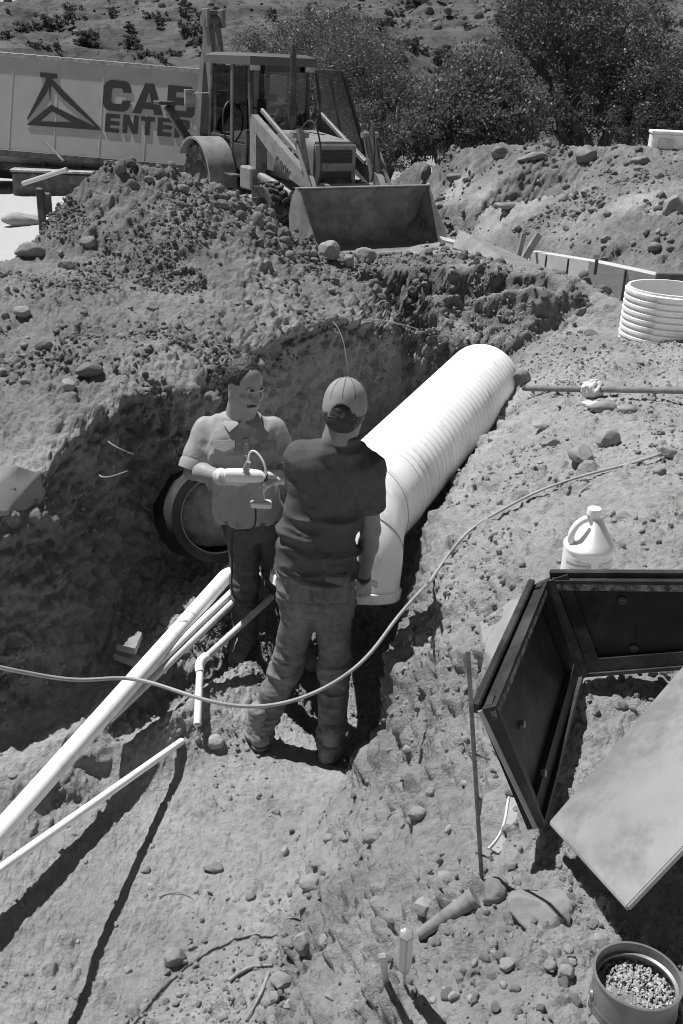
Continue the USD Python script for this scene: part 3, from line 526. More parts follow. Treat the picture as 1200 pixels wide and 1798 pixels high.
def backhoe():
    hx = np.array([math.sin(AL), -math.cos(AL), 0]); hy = np.array([math.cos(AL), math.sin(AL), 0]); R = np.column_stack([hx, hy, (0, 0, 1)])
    Q = at(638, 343, 14.8); O = np.array([Q[0], Q[1], .47]) - hx * 1.42
    T = thing('backhoe_loader', 'backhoe loader facing the trench with its front bucket down', 'backhoe', matrix=mat4(R, O))
    o = lambda n, m, ma, par=None, **k: obj(n, m, ma, par or T, **k)
    # chassis, hood, grille
    o('chassis', MB().box((-1.1, 0, .72), (3.6, .55, .4), bev=.04).box((.1, 0, .62), (.5, 1.25, .2), bev=.04).box((-2.1, 0, .7), (.7, 1.0, .45), bev=.05), DKP)
    hood = trimesh.convex.convex_hull(np.array([(-1.2, s * .39, z) for s in (-1, 1) for z in (.85, 1.5)] + [(-1.2, s * .33, 1.58) for s in (-1, 1)] + [(.56, s * .38, z) for s in (-1, 1) for z in (.8, 1.34)] + [(.5, s * .32, 1.45) for s in (-1, 1)]))
    h = o('hood', hood, YEL)
    for s in (-1, 1):
        o('side_panel', MB().box((-.35, s * .396, 1.12), (1.15, .02, .42), bev=.008), YEL, h)
        for k in range(8): o('louvre', MB().box((-.35 + .07 * k - .25, s * .41, 1.2), (.03, .015, .22), bev=.004), DKP, h)
    gr = o('grille', MB().box((.575, 0, 1.02), (.05, .72, .78), bev=.02), YEL)
    for z in (1.24, .93, .7): o('grille_opening', MB().box((.605, 0, z), (.012, .56, .19)), BLACKP, gr)
    for z in (1.24, .93):
        for k in range(3): o('grille_slat', MB().box((.614, 0, z - .06 + .06 * k), (.012, .56, .014)), DKP, gr)
    # badge with C on the hood's flank
    from shapely.geometry import box
    ring = box(-.07, -.08, .07, .08).buffer(.03).difference(box(-.035, -.045, .2, .045))
    o('badge', MB().prism(ring, 0, .012, mat4(np.column_stack([(1, 0, 0), (0, 0, 1), (0, -1, 0)]), (.05, -.41, 1.2))), WHITE)
    o('exhaust_stack', MB().tube([(-.72, -.06, 1.5), (-.72, -.06, 2.55), (-.73, -.06, 2.66), (-.8, -.06, 2.76)], [.05, .05, .055, .055], 12).tube([(-.72, -.06, 1.5), (-.72, -.06, 1.95)], .075, 12), DKP)
    # wheels
    WT = lambda x, y, z: mat4(np.column_stack([(1, 0, 0), (0, 0, 1), (0, -1, 0)]), (x, y, z))
    for s in (-1, 1):
        for nm, x, r, w in (('front_wheel', 0, .41, .16), ('rear_wheel', -2.4, .63, .2)):
            y = s * (.82 if r < .5 else .8)
            tm = WT(x, y, r - .02)
            ty = o(nm, MB().lathe([(r * .55, -w * .85), (r * .9, -w), (r * .98, -w * .75), (r, -w * .3), (r, w * .3), (r * .98, w * .75), (r * .9, w), (r * .55, w * .85)], 36, tm), RUBBER)
            lug = MB(); n = 20
            for k in range(n):
                a = 2 * math.pi * k / n
                for q in (-1, 1):
                    a2 = a + (math.pi / n if q > 0 else 0); c = np.array([x + math.cos(a2) * (r + .005), y + q * w * .45, r - .02 + math.sin(a2) * (r + .005)])
                    er = np.array([math.cos(a2), 0, math.sin(a2)]); et = np.array([-math.sin(a2), 0, math.cos(a2)]); d1 = nrm(np.array([0, q, 0]) + et * .5)
                    lug.box(c, (w * .95, .06, .05), np.column_stack([d1, np.cross(er, d1), er]), .01)
            o('tread', lug, RUBBER, ty)
            o('rim', MB().lathe([(0, .06), (r * .2, .07), (r * .42, .02), (r * .52, w * .8), (r * .57, w * .85)], 28, tm).lathe([(0, -.06), (r * .2, -.07), (r * .42, -.02), (r * .52, -w * .8), (r * .57, -w * .85)], 28, tm), DKP, ty)
        # rear mudguard
        a = np.linspace(-.05, math.pi * .8, 14); pr = [( -2.4 + math.cos(t_) * .74, .58 + math.sin(t_) * .74) for t_ in a]; pi_ = [(-2.4 + math.cos(t_) * .7, .58 + math.sin(t_) * .7) for t_ in a[::-1]]
        o('mudguard', MB().prism(pr + pi_, -.25, .25, WT(0, s * .84, 0)), YEL)
    # cab
    cx0, cx1, cw, z0, z1 = -2.78, -1.3, .56, .95, 2.5
    c = o('cab_body', MB().box(((cx0 + cx1) / 2, 0, 1.04), (cx1 - cx0, 2 * cw - .04, .62), bev=.04).box((cx1 + .02, 0, 1.3), (.06, 1.25, .4), bev=.02), DKP)
    ROOFM = mat('roof_paint', .065, .1, 3, rough=.5)
    roof = trimesh.convex.convex_hull(np.array([(x, y, z) for x in (cx0 - .14, cx1 + .16) for y in (-cw - .05, cw + .05) for z in (z1 - .03, z1 + .1)] + [(x, y, z1 + .15) for x in (cx0, cx1 + .02) for y in (-cw + .08, cw - .08)]))
    o('roof', roof, ROOFM, label='roof with a pale front corner and work lamps')
    for s in (-1, 1):
        o('work_lamp', MB().box((cx1 + .12, s * .5, z1 - .06), (.07, .17, .1), bev=.02), GALV)
        o('front_pillar', MB().bar((cx1 + .06, s * (cw - .04), z0 + .3), (cx1 - .02, s * (cw - .04), z1), .07, .09, (1, 0, 0), .015), DKP)
        o('door_pillar', MB().bar((cx1 - .62, s * cw, z0), (cx1 - .58, s * cw, z1), .10, .05, (0, 1, 0), .012), mat('door_post_paint', .09) if s < 0 else DKP)
        o('rear_pillar', MB().bar((cx0 - .1, s * (cw - .03), z0 + .25), (cx0 + .06, s * (cw - .03), z1), .07, .09, (1, 0, 0), .015), DKP)
        o('sill_rail', MB().bar((cx0 - .05, s * (cw - .03), 1.32), (cx1 - .6, s * (cw - .03), 1.32), .05, .07, bev=.01), DKP)
    o('windscreen', MB().box((cx1 + .03, 0, 1.98), (.012, 2 * cw - .16, .98)), GLASS)
    o('windscreen_frame', MB().box((cx1 + .04, 0, 1.47), (.05, 2 * cw - .1, .07), bev=.01), DKP)
    o('windscreen_frame', MB().box((cx1 + .0, 0, 2.44), (.06, 2 * cw - .1, .12), bev=.01), DKP)
    o('rear_window', MB().box((cx0 - .03, 0, 1.9), (.012, 2 * cw - .16, 1.1)), GLASS)
    o('side_window', MB().box((cx0 + .42, -cw + .02, 1.92), (.7, .012, 1.05)), GLASS)
    d = o('closed_door', MB().box((cx1 - .3, -cw, 1.05), (.5, .03, .42), bev=.01), DKP); o('door_glass', MB().box((cx1 - .3, -cw, 1.87), (.5, .012, 1.15)), GLASS, d)
    # swung out door on the far side
    e = o('open_door', MB().bar((cx1 - .15, .76, 2.42), (cx1 - .1, 1.28, 2.42), .05, .06, bev=.01).bar((cx1 - .1, 1.26, 2.44), (cx1 + .1, 1.68, 1.1), .05, .09, (1, 0, 0), .01).bar((cx1 - .15, .78, 2.4), (cx1 - .1, .98, 1.12), .05, .05, (1, 0, 0), .01).bar((cx1 - .1, .96, 1.12), (cx1 + .1, 1.68, 1.1), .05, .1, bev=.01).bar((cx1 - .12, 1.02, 2.4), (cx1, 1.3, 1.12), .035, .03, (1, 0, 0), .01), DKP, label='black framed cab door swung wide open')
    o('door_pane', trimesh.convex.convex_hull(np.array([(cx1 - .14, .8, 2.4), (cx1 - .1, 1.25, 2.4), (cx1 + .09, 1.66, 1.14), (cx1 - .1, .98, 1.14), (cx1 - .13, .8, 2.41), (cx1 - .09, 1.25, 2.41), (cx1 + .1, 1.66, 1.13), (cx1 - .09, .98, 1.13)])), GLASS, e)
    st = o('seat', MB().box((-2.05, 0, 1.3), (.5, .5, .14), bev=.05).box((-2.3, 0, 1.62), (.12, .46, .6), bev=.05), DKP)
    o('steering_wheel', MB().add(trimesh.creation.torus(.19, .017, 24, 8).apply_transform(mat4(np.column_stack([nrm((.9, 0, .45)), (0, 1, 0), nrm((-.45, 0, .9))]), (-1.55, 0, 1.62)))).tube([(-1.55, 0, 1.62), (-1.38, 0, 1.2)], .03, 8), DKP)
    o('step', MB().box((-1.45, -.78, .5), (.42, .2, .05), bev=.01), DKP); o('step', MB().box((-1.45, -.78, .78), (.36, .16, .04), bev=.01), DKP)
    o('toolbox', MB().box((-1.0, -.62, .78), (.42, .3, .36), bev=.03), YEL)
    o('grab_rail', MB().tube(spline([(cx1 - .66, -cw - .02, 1.9), (cx1 - .62, -cw - .1, 1.86), (cx1 - .62, -cw - .1, 1.3), (cx1 - .66, -cw - .02, 1.24)], 14), .013, 6), DKP)
    mi = o('mirror', MB().tube([(cx0 - .05, -cw, 2.0), (cx0 - .2, -cw - .25, 1.98)], .013, 6).box((cx0 - .22, -cw - .3, 1.9), (.05, .2, .28), bev=.02), GALV)
    # loader frame, arms, cylinders, bucket
    for s in (-1, 1):
        y = s * .62
        o('loader_tower', MB().hull([(-1.02, y + k, z) for k in (-.05, .05) for z in (.7, 1.62)] + [(-.8, y + k, z) for k in (-.05, .05) for z in (.7, 1.62)]), YEL)
        prof = [(-1.02, 1.68), (-.95, 1.75), (-.86, 1.72), (.92, .98), (1.2, .62), (1.22, .42), (1.1, .36), (.98, .5), (.72, .82), (.3, .92), (-.5, 1.32), (-1.0, 1.58)]
        ar = o('loader_arm', MB().prism(prof, -.055, .055, WT(0, y, 0)), YEL)
        tx = meshkit.text_mesh('580K', .15, .006, True); tx.apply_translation([-.25, 0, 0]); an = math.radians(-23) 
        if s < 0:
            tr = mat4(np.column_stack([(math.cos(an), 0, math.sin(an)), (-math.sin(an), 0, math.cos(an)), (0, -1, 0)]), (.08, y - .056, .98)); tx.apply_transform(tr); o('model_lettering', tx, DKP, ar)
        o('upper_link', MB().bar((-.9, y - s * .1, 1.82), (.62, y - s * .1, 1.15), .05, .07, bev=.01), YEL)
        l = o('lift_cylinder', MB().tube([(-.75, y - s * .02, .82), (.35, y - s * .02, .66)], .075, 14), YEL); o('lift_rod', MB().tube([(.35, y - s * .02, .66), (.85, y - s * .02, .6)], .035, 10), CHROME, l)
        b = o('tilt_cylinder', MB().tube([(.55, y + s * .02, 1.62), (.78, y + s * .02, 1.05)], .055, 12), YEL); o('tilt_rod', MB().tube([(.78, y + s * .02, 1.05), (.95, y + s * .02, .7)], .03, 10), CHROME, b)
        o('bell_crank', MB().bar((.5, y - s * .06, 1.6), (.82, y - s * .06, .8), .035, .1, (1, 0, 0), .01).bar((.6, y + s * .09, 1.45), (1.12, y + s * .09, .78), .03, .07, (1, 0, 0), .01).tube([(.55, y - .14, 1.55), (.55, y + .14, 1.55)], .05, 10), YEL)
        o('hose', MB().tube(spline([(.5, y, 1.5), (.75, y - s * .1, 1.75), (.95, y - s * .15, 1.3), (.9, y - s * .15, .9)], 16), .014, 6), BLACKP)
    o('cross_tube', MB().tube([(.8, -.62, .8), (.8, .62, .8)], .07, 12), YEL)
    W = 1.12; t_ = .025
    back = [(1.42, .88), (1.3, .72), (1.24, .5), (1.27, .28), (1.38, .12), (1.55, .05), (2.12, .02)]
    inn = [(1.46, .87), (1.34, .71), (1.28, .5), (1.31, .3), (1.41, .155), (1.56, .085), (2.12, .045)]
    bk = o('front_bucket', MB().prism(back + inn[::-1], -W, W, WT(0, 0, 0)), BLADE)
    for s in (-1, 1): o('bucket_side', MB().prism([(1.42, .88), (1.3, .72), (1.24, .5), (1.27, .28), (1.38, .12), (1.55, .05), (2.12, .02), (2.1, .12), (1.5, .88)], -.015, .015, WT(0, s * (W + .016), 0)), BLADE, bk)
    o('cutting_edge', MB().box((2.13, 0, .03), (.16, 2 * W + .06, .024), bev=.004), STEEL, bk)
    o('bucket_lip', MB().box((1.45, 0, .892), (.1, 2 * W + .06, .022), bev=.005), YEL, bk)
    # rear digging arm, folded up behind the cab
    BM = mat('boom_paint', .11, .2, 4, rough=.55, dirt=.07, dirt_lo=.5, dirt_hi=.7)
    bm = o('boom', MB().prism([(-3.5, .9), (-3.2, 1.0), (-3.45, 2.2), (-3.7, 3.05), (-3.85, 3.2), (-3.98, 3.05), (-3.75, 2.0)], -.12, .12, WT(0, -.05, 0)), BM)
    o('dipper', MB().prism([(-3.88, 3.25), (-3.75, 3.32), (-4.05, 2.3), (-4.25, 1.2), (-4.4, 1.25), (-4.25, 2.3)], -.09, .09, WT(0, -.05, 0)), BM)
    cy = o('boom_cylinder', MB().tube([(-3.3, -.05, 1.6), (-3.62, -.05, 2.75)], .06, 12), YEL); o('boom_rod', MB().tube([(-3.62, -.05, 2.75), (-3.78, -.05, 3.15)], .032, 10), CHROME, cy)
    o('knuckle', MB().tube([(-3.82, -.24, 3.16), (-3.82, .14, 3.16)], .11, 14).box((-3.75, -.2, 3.2), (.26, .06, .3), bev=.03).box((-3.75, .1, 3.2), (.26, .06, .3), bev=.03), BM)
    o('swing_frame', MB().box((-3.2, 0, .75), (.5, .6, .7), bev=.05), DKP)
    for s in (-1, 1): o('stabiliser', MB().bar((-3.25, s * .55, .85), (-3.35, s * 1.15, 1.75), .14, .12, (1, 0, 0), .02).box((-3.35, s * 1.2, 1.8), (.3, .3, .06), bev=.02), DKP)
    rb = o('rear_bucket', MB().prism([(-4.35, 1.3), (-4.15, 1.15), (-4.0, .75), (-4.25, .45), (-4.6, .5), (-4.55, .6), (-4.3, .6), (-4.15, .8), (-4.28, 1.1)], -.3, .3, WT(0, -.05, 0)), STEEL)
    return R, O
BH_R, BH_O = backhoe()

# ---------------------------------------------------------------- pipes
PVC = mat('pvc_white', .74, .05, 5, rough=.42, spec=.45, dirt=.5, dirt_lo=.53, dirt_hi=.72, dscale=6)
PVCG = mat('pvc_grey', .5, .08, 6, rough=.5, dirt=.36, dirt_lo=.5, dirt_hi=.7, dscale=14)
SEAM = mat('seam_grey', .3, .1, 6, rough=.6)
def big_pipe():
    F0, Bp, Mo = at(848, 667, 8.05), at(664, 862, 6.15), at(588, 1035, 5.0)
    T = thing('ribbed_pipe', 'large white ribbed plastic pipe lying in the trench', 'pipe')
    Rr = .298; ax = nrm(Bp - F0); L = np.linalg.norm(Bp - F0); pitch = L / 31
    s = []; r = []
    for k in range(31):
        for q, dr in ((0, -.004), (.07, .0), (.2, .0035), (.55, .005), (.9, .003), (.96, -.001)): s.append((k + q) * pitch); r.append(Rr + dr)
    s = np.array(s); P = F0 + ax * s[:, None]
    obj('barrel', hollow(P[[0, -1]], Rr - .012, Rr - .02, 48), SEAM, T)
    obj('ribbed_wall', tube(P, r, 72, False), PVC, T, smooth=60)
    # bend: a smooth fitting that turns down towards the pit
    tan1 = nrm(np.array([-.10, -.30, -.93])); K = 26
    P0, P3 = F0 + ax * (L - .01), Mo; h = np.linalg.norm(P3 - P0); P1, P2 = P0 + ax * h * .48, P3 - tan1 * h * .36
    t = np.linspace(0, 1, K)[:, None]; C = (1 - t) ** 3 * P0 + 3 * (1 - t) ** 2 * t * P1 + 3 * (1 - t) * t * t * P2 + t ** 3 * P3
    tt = t[:, 0]; rr = Rr + .006 + .012 * smooth01(tt, .3, .34) + .004 * smooth01(tt, .78, .83) 
    obj('bend', hollow(C, rr, rr - .014, 64), PVC, T, smooth=50)
    obj('joint_band', tube(F0 + ax * np.array([L - .035, L - .03, L + .01, L + .015])[:, None], [Rr + .004, Rr + .011, Rr + .011, Rr + .004], 64, False), PVC, T)
    e = C[-1] + tan1 * np.array([-.055, -.05, -.008, 0])[:, None]; obj('mouth_rim', hollow(e, [rr[-1] + .002, rr[-1] + .012, rr[-1] + .012, rr[-1] + .004], rr[-1] - .012, 64), PVC, T)
    for k in (.36, .8):
        c = C[int(k * K)]; d = nrm(C[int(k * K) + 1] - C[int(k * K) - 1]); rk = np.interp(k, tt, rr)
        obj('seam', tube(c + d * np.array([-.004, -.003, .003, .004])[:, None], [rk - .003, rk + .003, rk + .003, rk - .003], 64, False), SEAM, T)
    return F0, Bp, Mo
BP = big_pipe()
def straight_pipe(name, label, a, b, r, m, sag=.0, wall=None, cat='pipe', rings=()):
    a, b = np.asarray(a), np.asarray(b); t = np.linspace(0, 1, 24)[:, None]; P = a + (b - a) * t; P[:, 2] -= sag * 4 * (t * (1 - t))[:, 0]
    T = thing(name, label, cat); obj('pipe_wall', hollow(P, r, r * .84, 22), m, T)
    d = nrm(b - a)
    for q in rings:
        c = a + (b - a) * q; obj('coupling', hollow(c + d * np.array([-.06, -.055, .055, .06])[:, None], [r * 1.02, r * 1.14, r * 1.14, r * 1.02], r * .95, 22), m, T)
    return T
def over(px, py, h): p = hit(px, py); return p + [0, 0, h]      # just above the ground at a measured spot
straight_pipe('long_white_pipe', 'long thick white pipe crossing the left trench floor to the lower left', atz(405, 1003, .44), atz(-70, 1540, .28), .041, PVC)
straight_pipe('thin_white_pipe', 'upper of two thin pale pipes beside the thick white pipe', atz(480, 970, .45), atz(184, 1255, .33), .019, PVC)
straight_pipe('thin_white_pipe', 'lower of two thin pale pipes beside the thick white pipe', atz(470, 1000, .42), atz(190, 1266, .3), .018, PVCG)
straight_pipe('grey_conduit', 'thin pale conduit lying alone across the lower left floor', atz(319, 1302, .07), atz(-90, 1590, .62), .0165, PVC)
e0, e1, e2 = atz(478, 1048, .42), atz(352, 1163, .30), atz(347, 1272, .14)
T = thing('elbow_pipe', 'thin white pipe with an elbow and a short open end pointing at the camera', 'pipe')
obj('long_leg', MB().tube([e0, e1], .017, 14), PVCG, T); obj('elbow', MB().tube(spline([e1 + nrm(e0 - e1) * .05, e1, e1 + nrm(e2 - e1) * .05], 9), .0225, 14), PVC, T)
obj('short_leg', hollow(np.array([e1, (e1 + e2) / 2, e2]), .018, .0145, 16), PVC, T)
# dark open pipe end in the trench wall
ctr = at(382, 905, 5.35); axd = nrm(np.array([.42, -.75, .3]))
T = thing('black_pipe', 'black pipe end sticking out of the left trench wall behind the moustached man', 'pipe')
HDPE = mat('black_plastic', .018, .4, 6, rough=.5, dirt=.05, dirt_lo=.5, dirt_hi=.7)
obj('pipe_wall', hollow(np.array([ctr - axd * .38, ctr - axd * .04, ctr]), [.262, .262, .255], .203, 44), HDPE, T)
obj('mouth_rim', hollow(np.array([ctr - axd * .012, ctr + axd * .003]), .207, .2, 44), mat('rim_grey', .16, .3, 12, rough=.6), T)
plug = stone(301, 4, .1, (1, 1, 1), .08); v = np.asarray(plug.vertices) * [.203, .203, .04]; fr = frame((0, 0, 1), axd)
obj('soil_plug', trimesh.Trimesh(v @ fr.T + ctr - axd * .1, plug.faces, process=False), mat('soil_plug', .17, .4, 14, rough=.95, bump=.01), T)

# hose slung across the trench
HOSE = mat('hose_grey', .26, .2, 10, rough=.55, dirt=.34, dirt_lo=.5, dirt_hi=.7)
ground_pts = [hit(px, py) + [0, 0, .022] for px, py in ((1160, 804), (1080, 828), (1020, 845), (940, 873), (880, 905), (820, 947), (775, 1000))]
air = [at(742, 1035, 3.98), at(690, 1095, 3.75), at(640, 1158, 3.6), at(560, 1213, 3.5), at(480, 1238, 3.45), at(420, 1240, 3.42), at(330, 1220, 3.42), at(215, 1191, 3.45), at(150, 1194, 3.4), at(60, 1184, 3.3), at(0, 1172, 3.2), at(-80, 1150, 3.1)]
obj('hose', MB().tube(spline(ground_pts + air, 150), .0068, 10), HOSE, label='grey hose hanging across the trench and up the right bank', cat='hose')
# dark steel pole on the bank
a, b = hit(922, 703) + [0, 0, .09], hit(1195, 712) + [0, 0, .09]; b = a + (b - a) * 1.15
T = thing('steel_pole', 'long dark steel pole lying across the right bank above the rag', 'pole')
obj('tube', hollow(np.array([a, (a + b) / 2, b]), .021, .016, 14), mat('pole_steel', .13, .3, 10, rough=.55, dirt=.2, dirt_lo=.5, dirt_hi=.7), T)
obj('end_cap', MB().tube([a - nrm(b - a) * .03, a + nrm(b - a) * .004], [.017, .022], 14), STEEL, T)
# white corrugated riser at the right edge
c = hit(1165, 583); c = at(1168, 583, 8.0); c[2] = float(base_z(c[0], c[1])) - .05
T = thing('corrugated_riser', 'white corrugated plastic riser standing upright at the right edge', 'pipe', c)
n = 9; prof = []
for k in range(n):
    z = .44 * k / n; prof += [(.345, z), (.36, z + .008), (.36, z + .027), (.345, z + .035)]
prof += [(.345, .44), (.325, .44), (.325, .05)]
obj('corrugated_wall', MB().lathe(prof, 64), PVC, T, smooth=40)
obj('inner_floor', MB().lathe([(.0, .2), (.326, .2)], 40), SOIL, T)

# ---------------------------------------------------------------- concrete kerb wall, dark sheet, stakes, crate
CONC = mat('concrete', .4, .15, 3, rough=.9, bump=.004, bscale=30, dirt=.38, dirt_lo=.45, dirt_hi=.7, dscale=2)
def slab(name, label, cat, quad, thick, m, parent=None, **k): # a plate whose outer face passes through four measured corners
    q = np.array(quad, float); n = nrm(np.cross(q[1] - q[0], q[3] - q[0]))
    return obj(name, trimesh.convex.convex_hull(np.vstack([q, q + n * thick])), m, parent, label=label, cat=cat, **k)
w0, w1, w2 = at(925, 440, 11.7), at(1035, 458, 10.4), at(1230, 500, 9.6)
T = thing('concrete_wall', 'low pale concrete wall at the foot of the far spoil bank', 'wall')
for i, (p, q) in enumerate(((w0, w1), (w1, w2))):
    p2, q2 = p - [0, 0, .75], q - [0, 0, .8]; n = nrm(np.cross(q - p, [0, 0, 1])); n = n if n[1] > 0 else -n
    obj('wall_panel', trimesh.convex.convex_hull(np.array([p, q, p2, q2, p + n * .16, q + n * .16, p2 + n * .16, q2 + n * .16])), CONC, T)
    for u in (.35, .7):
        c = p + (q - p) * u; obj('joint', MB().box(c - [0, .004, .38], (.02, .02, .74)), STEEL, T)
p = at(1047, 468, 10.2); obj('tie_bar', MB().box(p, (.03, .03, .16), bev=.005), STEEL, T)
p = at(1180, 494, 9.5); obj('dark_panel', MB().box(p, (.32, .05, .16), bev=.01), STEEL, T)
SHEET = mat('old_sheet', .16, .25, 5, rough=.6, dirt=.24, dirt_lo=.5, dirt_hi=.7, metal=.2)
slab('steel_sheet', 'long dark steel sheet leaning beside the digger bucket', 'sheet', [at(806, 402, 12.0), at(1010, 492, 9.7), at(928, 480, 9.75), at(796, 434, 11.7)], .02, SHEET)
slab('fallen_board', 'bright narrow board lying flat by the bucket corner', 'board', [at(772, 414, 13.0), at(930, 452, 11.6), at(930, 457, 11.5), at(778, 421, 12.8)], .03, mat('board_pale', .3, .2, 8, rough=.8))
WOOD = mat('weathered_wood', .2, .35, 8, rough=.85, bump=.003, bscale=30)
def stake(label, top, bottom, w):
    T = thing('wooden_stake', label, 'stake'); t_, b_ = np.asarray(top), np.asarray(bottom) ; obj('shaft', MB().bar(b_ - (t_ - b_) * .3, t_, w, w * .6, (0, 1, 0), .004), WOOD, T); return T
stake('short upright wooden stake behind the dark steel sheet', at(921, 410, 11.6), at(912, 446, 11.6), .055)
stake('tilted pale wooden stake beside the upright one', at(947, 412, 11.5), at(925, 447, 11.4), .08)
p = at(1172, 252, 15.2); T = thing('white_crate', 'white box crate on top of the far spoil bank at right edge', 'crate', (p[0], p[1], p[2] - .12), -.15)
obj('crate_body', MB().box((0, 0, .12), (.52, .4, .3), bev=.02), PVC, T); obj('crate_lid', MB().box((0, 0, .285), (.55, .43, .05), bev=.015), PVC, T); obj('torn_flap', MB().box((-.05, -.225, .13), (.2, .012, .14), bev=.004), PVCG, T)

# ---------------------------------------------------------------- jug, case, sheet, can and tools on the right bank
def jug():
    c = hit(1022, 1040); T = thing('plastic_jug', 'white gallon jug with a moulded handle standing behind the black case', 'jug', (c[0] + .0, c[1], c[2] - .01), .25)
    r = .077
    prof = [(0, 0), (r - .01, 0), (r, .012), (r, .165), (r + .002, .17), (r + .003, .178), (r, .186), (r - .008, .2), (r - .03, .236), (.032, .262), (.021, .272), (.021, .285), (0, .285)]
    v, f = lathe(prof, 48); v = v.copy()
    # the handle side is cut back so that a loop of plastic bridges the hollow
    s = smooth01(v[:, 2], .175, .21) * smooth01(.275 - v[:, 2], 0, .02); a = np.arctan2(v[:, 1], v[:, 0]); w = np.clip(np.cos(a - math.pi), 0, 1) ** 2
    v[:, 0] += s * w * .035
    v *= 1.12; obj('jug_body', (v, f), PVC, T, smooth=50)
    obj('handle', MB().tube(1.12 * spline([(-.062, 0, .192), (-.066, 0, .215), (-.05, 0, .252), (-.022, 0, .268)], 16), .0125, 12), PVC, T, smooth=60)
    obj('cap', MB().lathe(1.12 * np.array([(0, .282), (.022, .282), (.022, .300), (.02, .303), (0, .303)]), 28), PVC, T)
    LAB = usdkit.material(stage, '/World/Looks/jug_label', {'t': ('texture_coordinate', {}), 'm': ('mapping', {'scale': (14., 14., 95.)}), 'n': ('noise_texture', {'scale': 1.0, 'detail': 2.0}), 'r': ('rgb_ramp', {'ramp': [(.42, (.3,) * 3), (.5, (.6,) * 3)]}), 'p': ('principled_bsdf', {'roughness': .5})},
                          [('t.object', 'm.vector'), ('m.vector', 'n.vector'), ('n.fac', 'r.fac'), ('r.color', 'p.base_color')], surface='p.BSDF')
    for a0, a1 in ((-3.0, -1.9), (-1.55, -.5)):
        a = np.linspace(a0, a1, 14); z = np.array([.04, .165]); vv = np.array([((r * 1.12 + .0014) * math.cos(q), (r * 1.12 + .0014) * math.sin(q), zz) for zz in z for q in a]); n = len(a)
        k = np.arange(n - 1); ff = np.vstack([np.stack([k, k + 1, n + k + 1], 1), np.stack([k, n + k + 1, n + k], 1)]); obj('label_sheet', (vv, ff), LAB, T)
jug()
def case():
    CASE = mat('case_black', .016, .5, 9, rough=.6, spec=.3, dirt=.06, dirt_lo=.5, dirt_hi=.75, bump=.0015)
    FOAM = mat('case_dusty_edge', .05, .4, 60, rough=.95, dirt=.26, dirt_lo=.42, dirt_hi=.62, dscale=45, bump=.003)
    T = thing('black_case', 'open black plastic tool case standing on edge like a book', 'case')
    A, E_, Bq, Cq = np.array([.605, 2.60, 1.63]), np.array([.715, 2.5, 1.29]), np.array([.350, 1.90, 1.635]), np.array([.492, 1.855, 1.27])
    A, E_, Bq, Cq = at(962, 1020, 2.945), at(1026, 1190, 2.96), at(871, 1240, 2.262), at(958, 1452, 2.37)
    Fr = at(1262, 1022, 2.80); G_ = at(1262, 1172, 2.84)
    def shell(q, depth, nm, lab):   # q: spine top, outer top, outer bottom, spine bottom; a tray with a rim
        q = np.array(q); n = nrm(np.cross(q[1] - q[0], q[3] - q[0])); c = q.mean(0)
        if np.dot(n, CAM - c) < 0: n = -n
        s = obj(nm, trimesh.convex.convex_hull(np.vstack([q - n * depth, q - n * (depth - .012)])), CASE, T, label=lab)
        for i in range(4):
            a, b = q[i], q[(i + 1) % 4]; inw = nrm((c - (a + b) / 2) - np.dot(c - (a + b) / 2, nrm(b - a)) * nrm(b - a)) * .02
            obj('side_wall', trimesh.convex.convex_hull(np.array([a, b, a + inw * .5, b + inw * .5, a - n * depth, b - n * depth, a + inw * .5 - n * depth, b + inw * .5 - n * depth])), CASE, s)
            e = inw / np.linalg.norm(inw)
            obj('dusty_rim' if i == 0 else 'rim', trimesh.convex.convex_hull(np.array([a + e * .012 - n * .012, b + e * .012 - n * .012, a + e * .05 - n * .012, b + e * .05 - n * .012, a + e * .012 - n * .026, b + e * .012 - n * .026, a + e * .05 - n * .03, b + e * .05 - n * .03])) if i else trimesh.convex.convex_hull(np.array([a + e * u - n * w_ for u, w_ in ((.008, .004), (.03, .006), (.008, .018), (.034, .02))] + [b + e * u - n * w_ for u, w_ in ((.008, .004), (.03, .006), (.008, .018), (.034, .02))])), CASE if i else FOAM, s)
        return s, n
    lt, n1 = shell([A, Bq, Cq, E_], .045, 'left_shell', 'near half of the case seen edge on')
    rt, n2 = shell([A + (Fr - A) * .02, Fr, G_, E_ + (G_ - E_) * .02], .045, 'right_shell', 'far half of the case showing its black inside')
    # outer lip doubled behind each half
    for q, n, par in (((A, Bq), n1, lt), ((A, Fr), n2, rt)):
        o_ = -n * .052 + np.array([0, 0, .008]); obj('outer_lip', MB().bar(q[0] + o_, q[1] + o_, .02, .03, (0, 0, 1), .004), CASE, par)
    o_ = -n1 * .04; obj('outer_lip', MB().bar(Bq + o_, Cq + o_ * .6, .008, .012, (1, 0, 0), .002), mat('case_edge', .26, .3, 12, rough=.6), lt)
    for px, py in ((1093, 1054), (1114, 1138)):
        d = ray(px, py); q0 = A - n2 * .032; t = np.dot(q0 - CAM, n2) / np.dot(d, n2); c = CAM + d * t; fr = frame((1, 0, 0), n2)
        l = obj('latch', MB().box(c, (.026, .012, .012), fr, .002), STEEL, rt); obj('latch_ring', MB().add(trimesh.creation.torus(.009, .0025, 16, 6).apply_transform(mat4(fr, c + n2 * .006))), STEEL, l)
    for px, py in ((918, 1272), (955, 1358)):
        d = ray(px, py); q0 = A - n1 * .032; t = np.dot(q0 - CAM, n1) / np.dot(d, n1); c = CAM + d * t; fr = frame((0, 1, 0), n1); obj('latch', MB().box(c, (.022, .012, .014), fr, .002), GALV, lt)
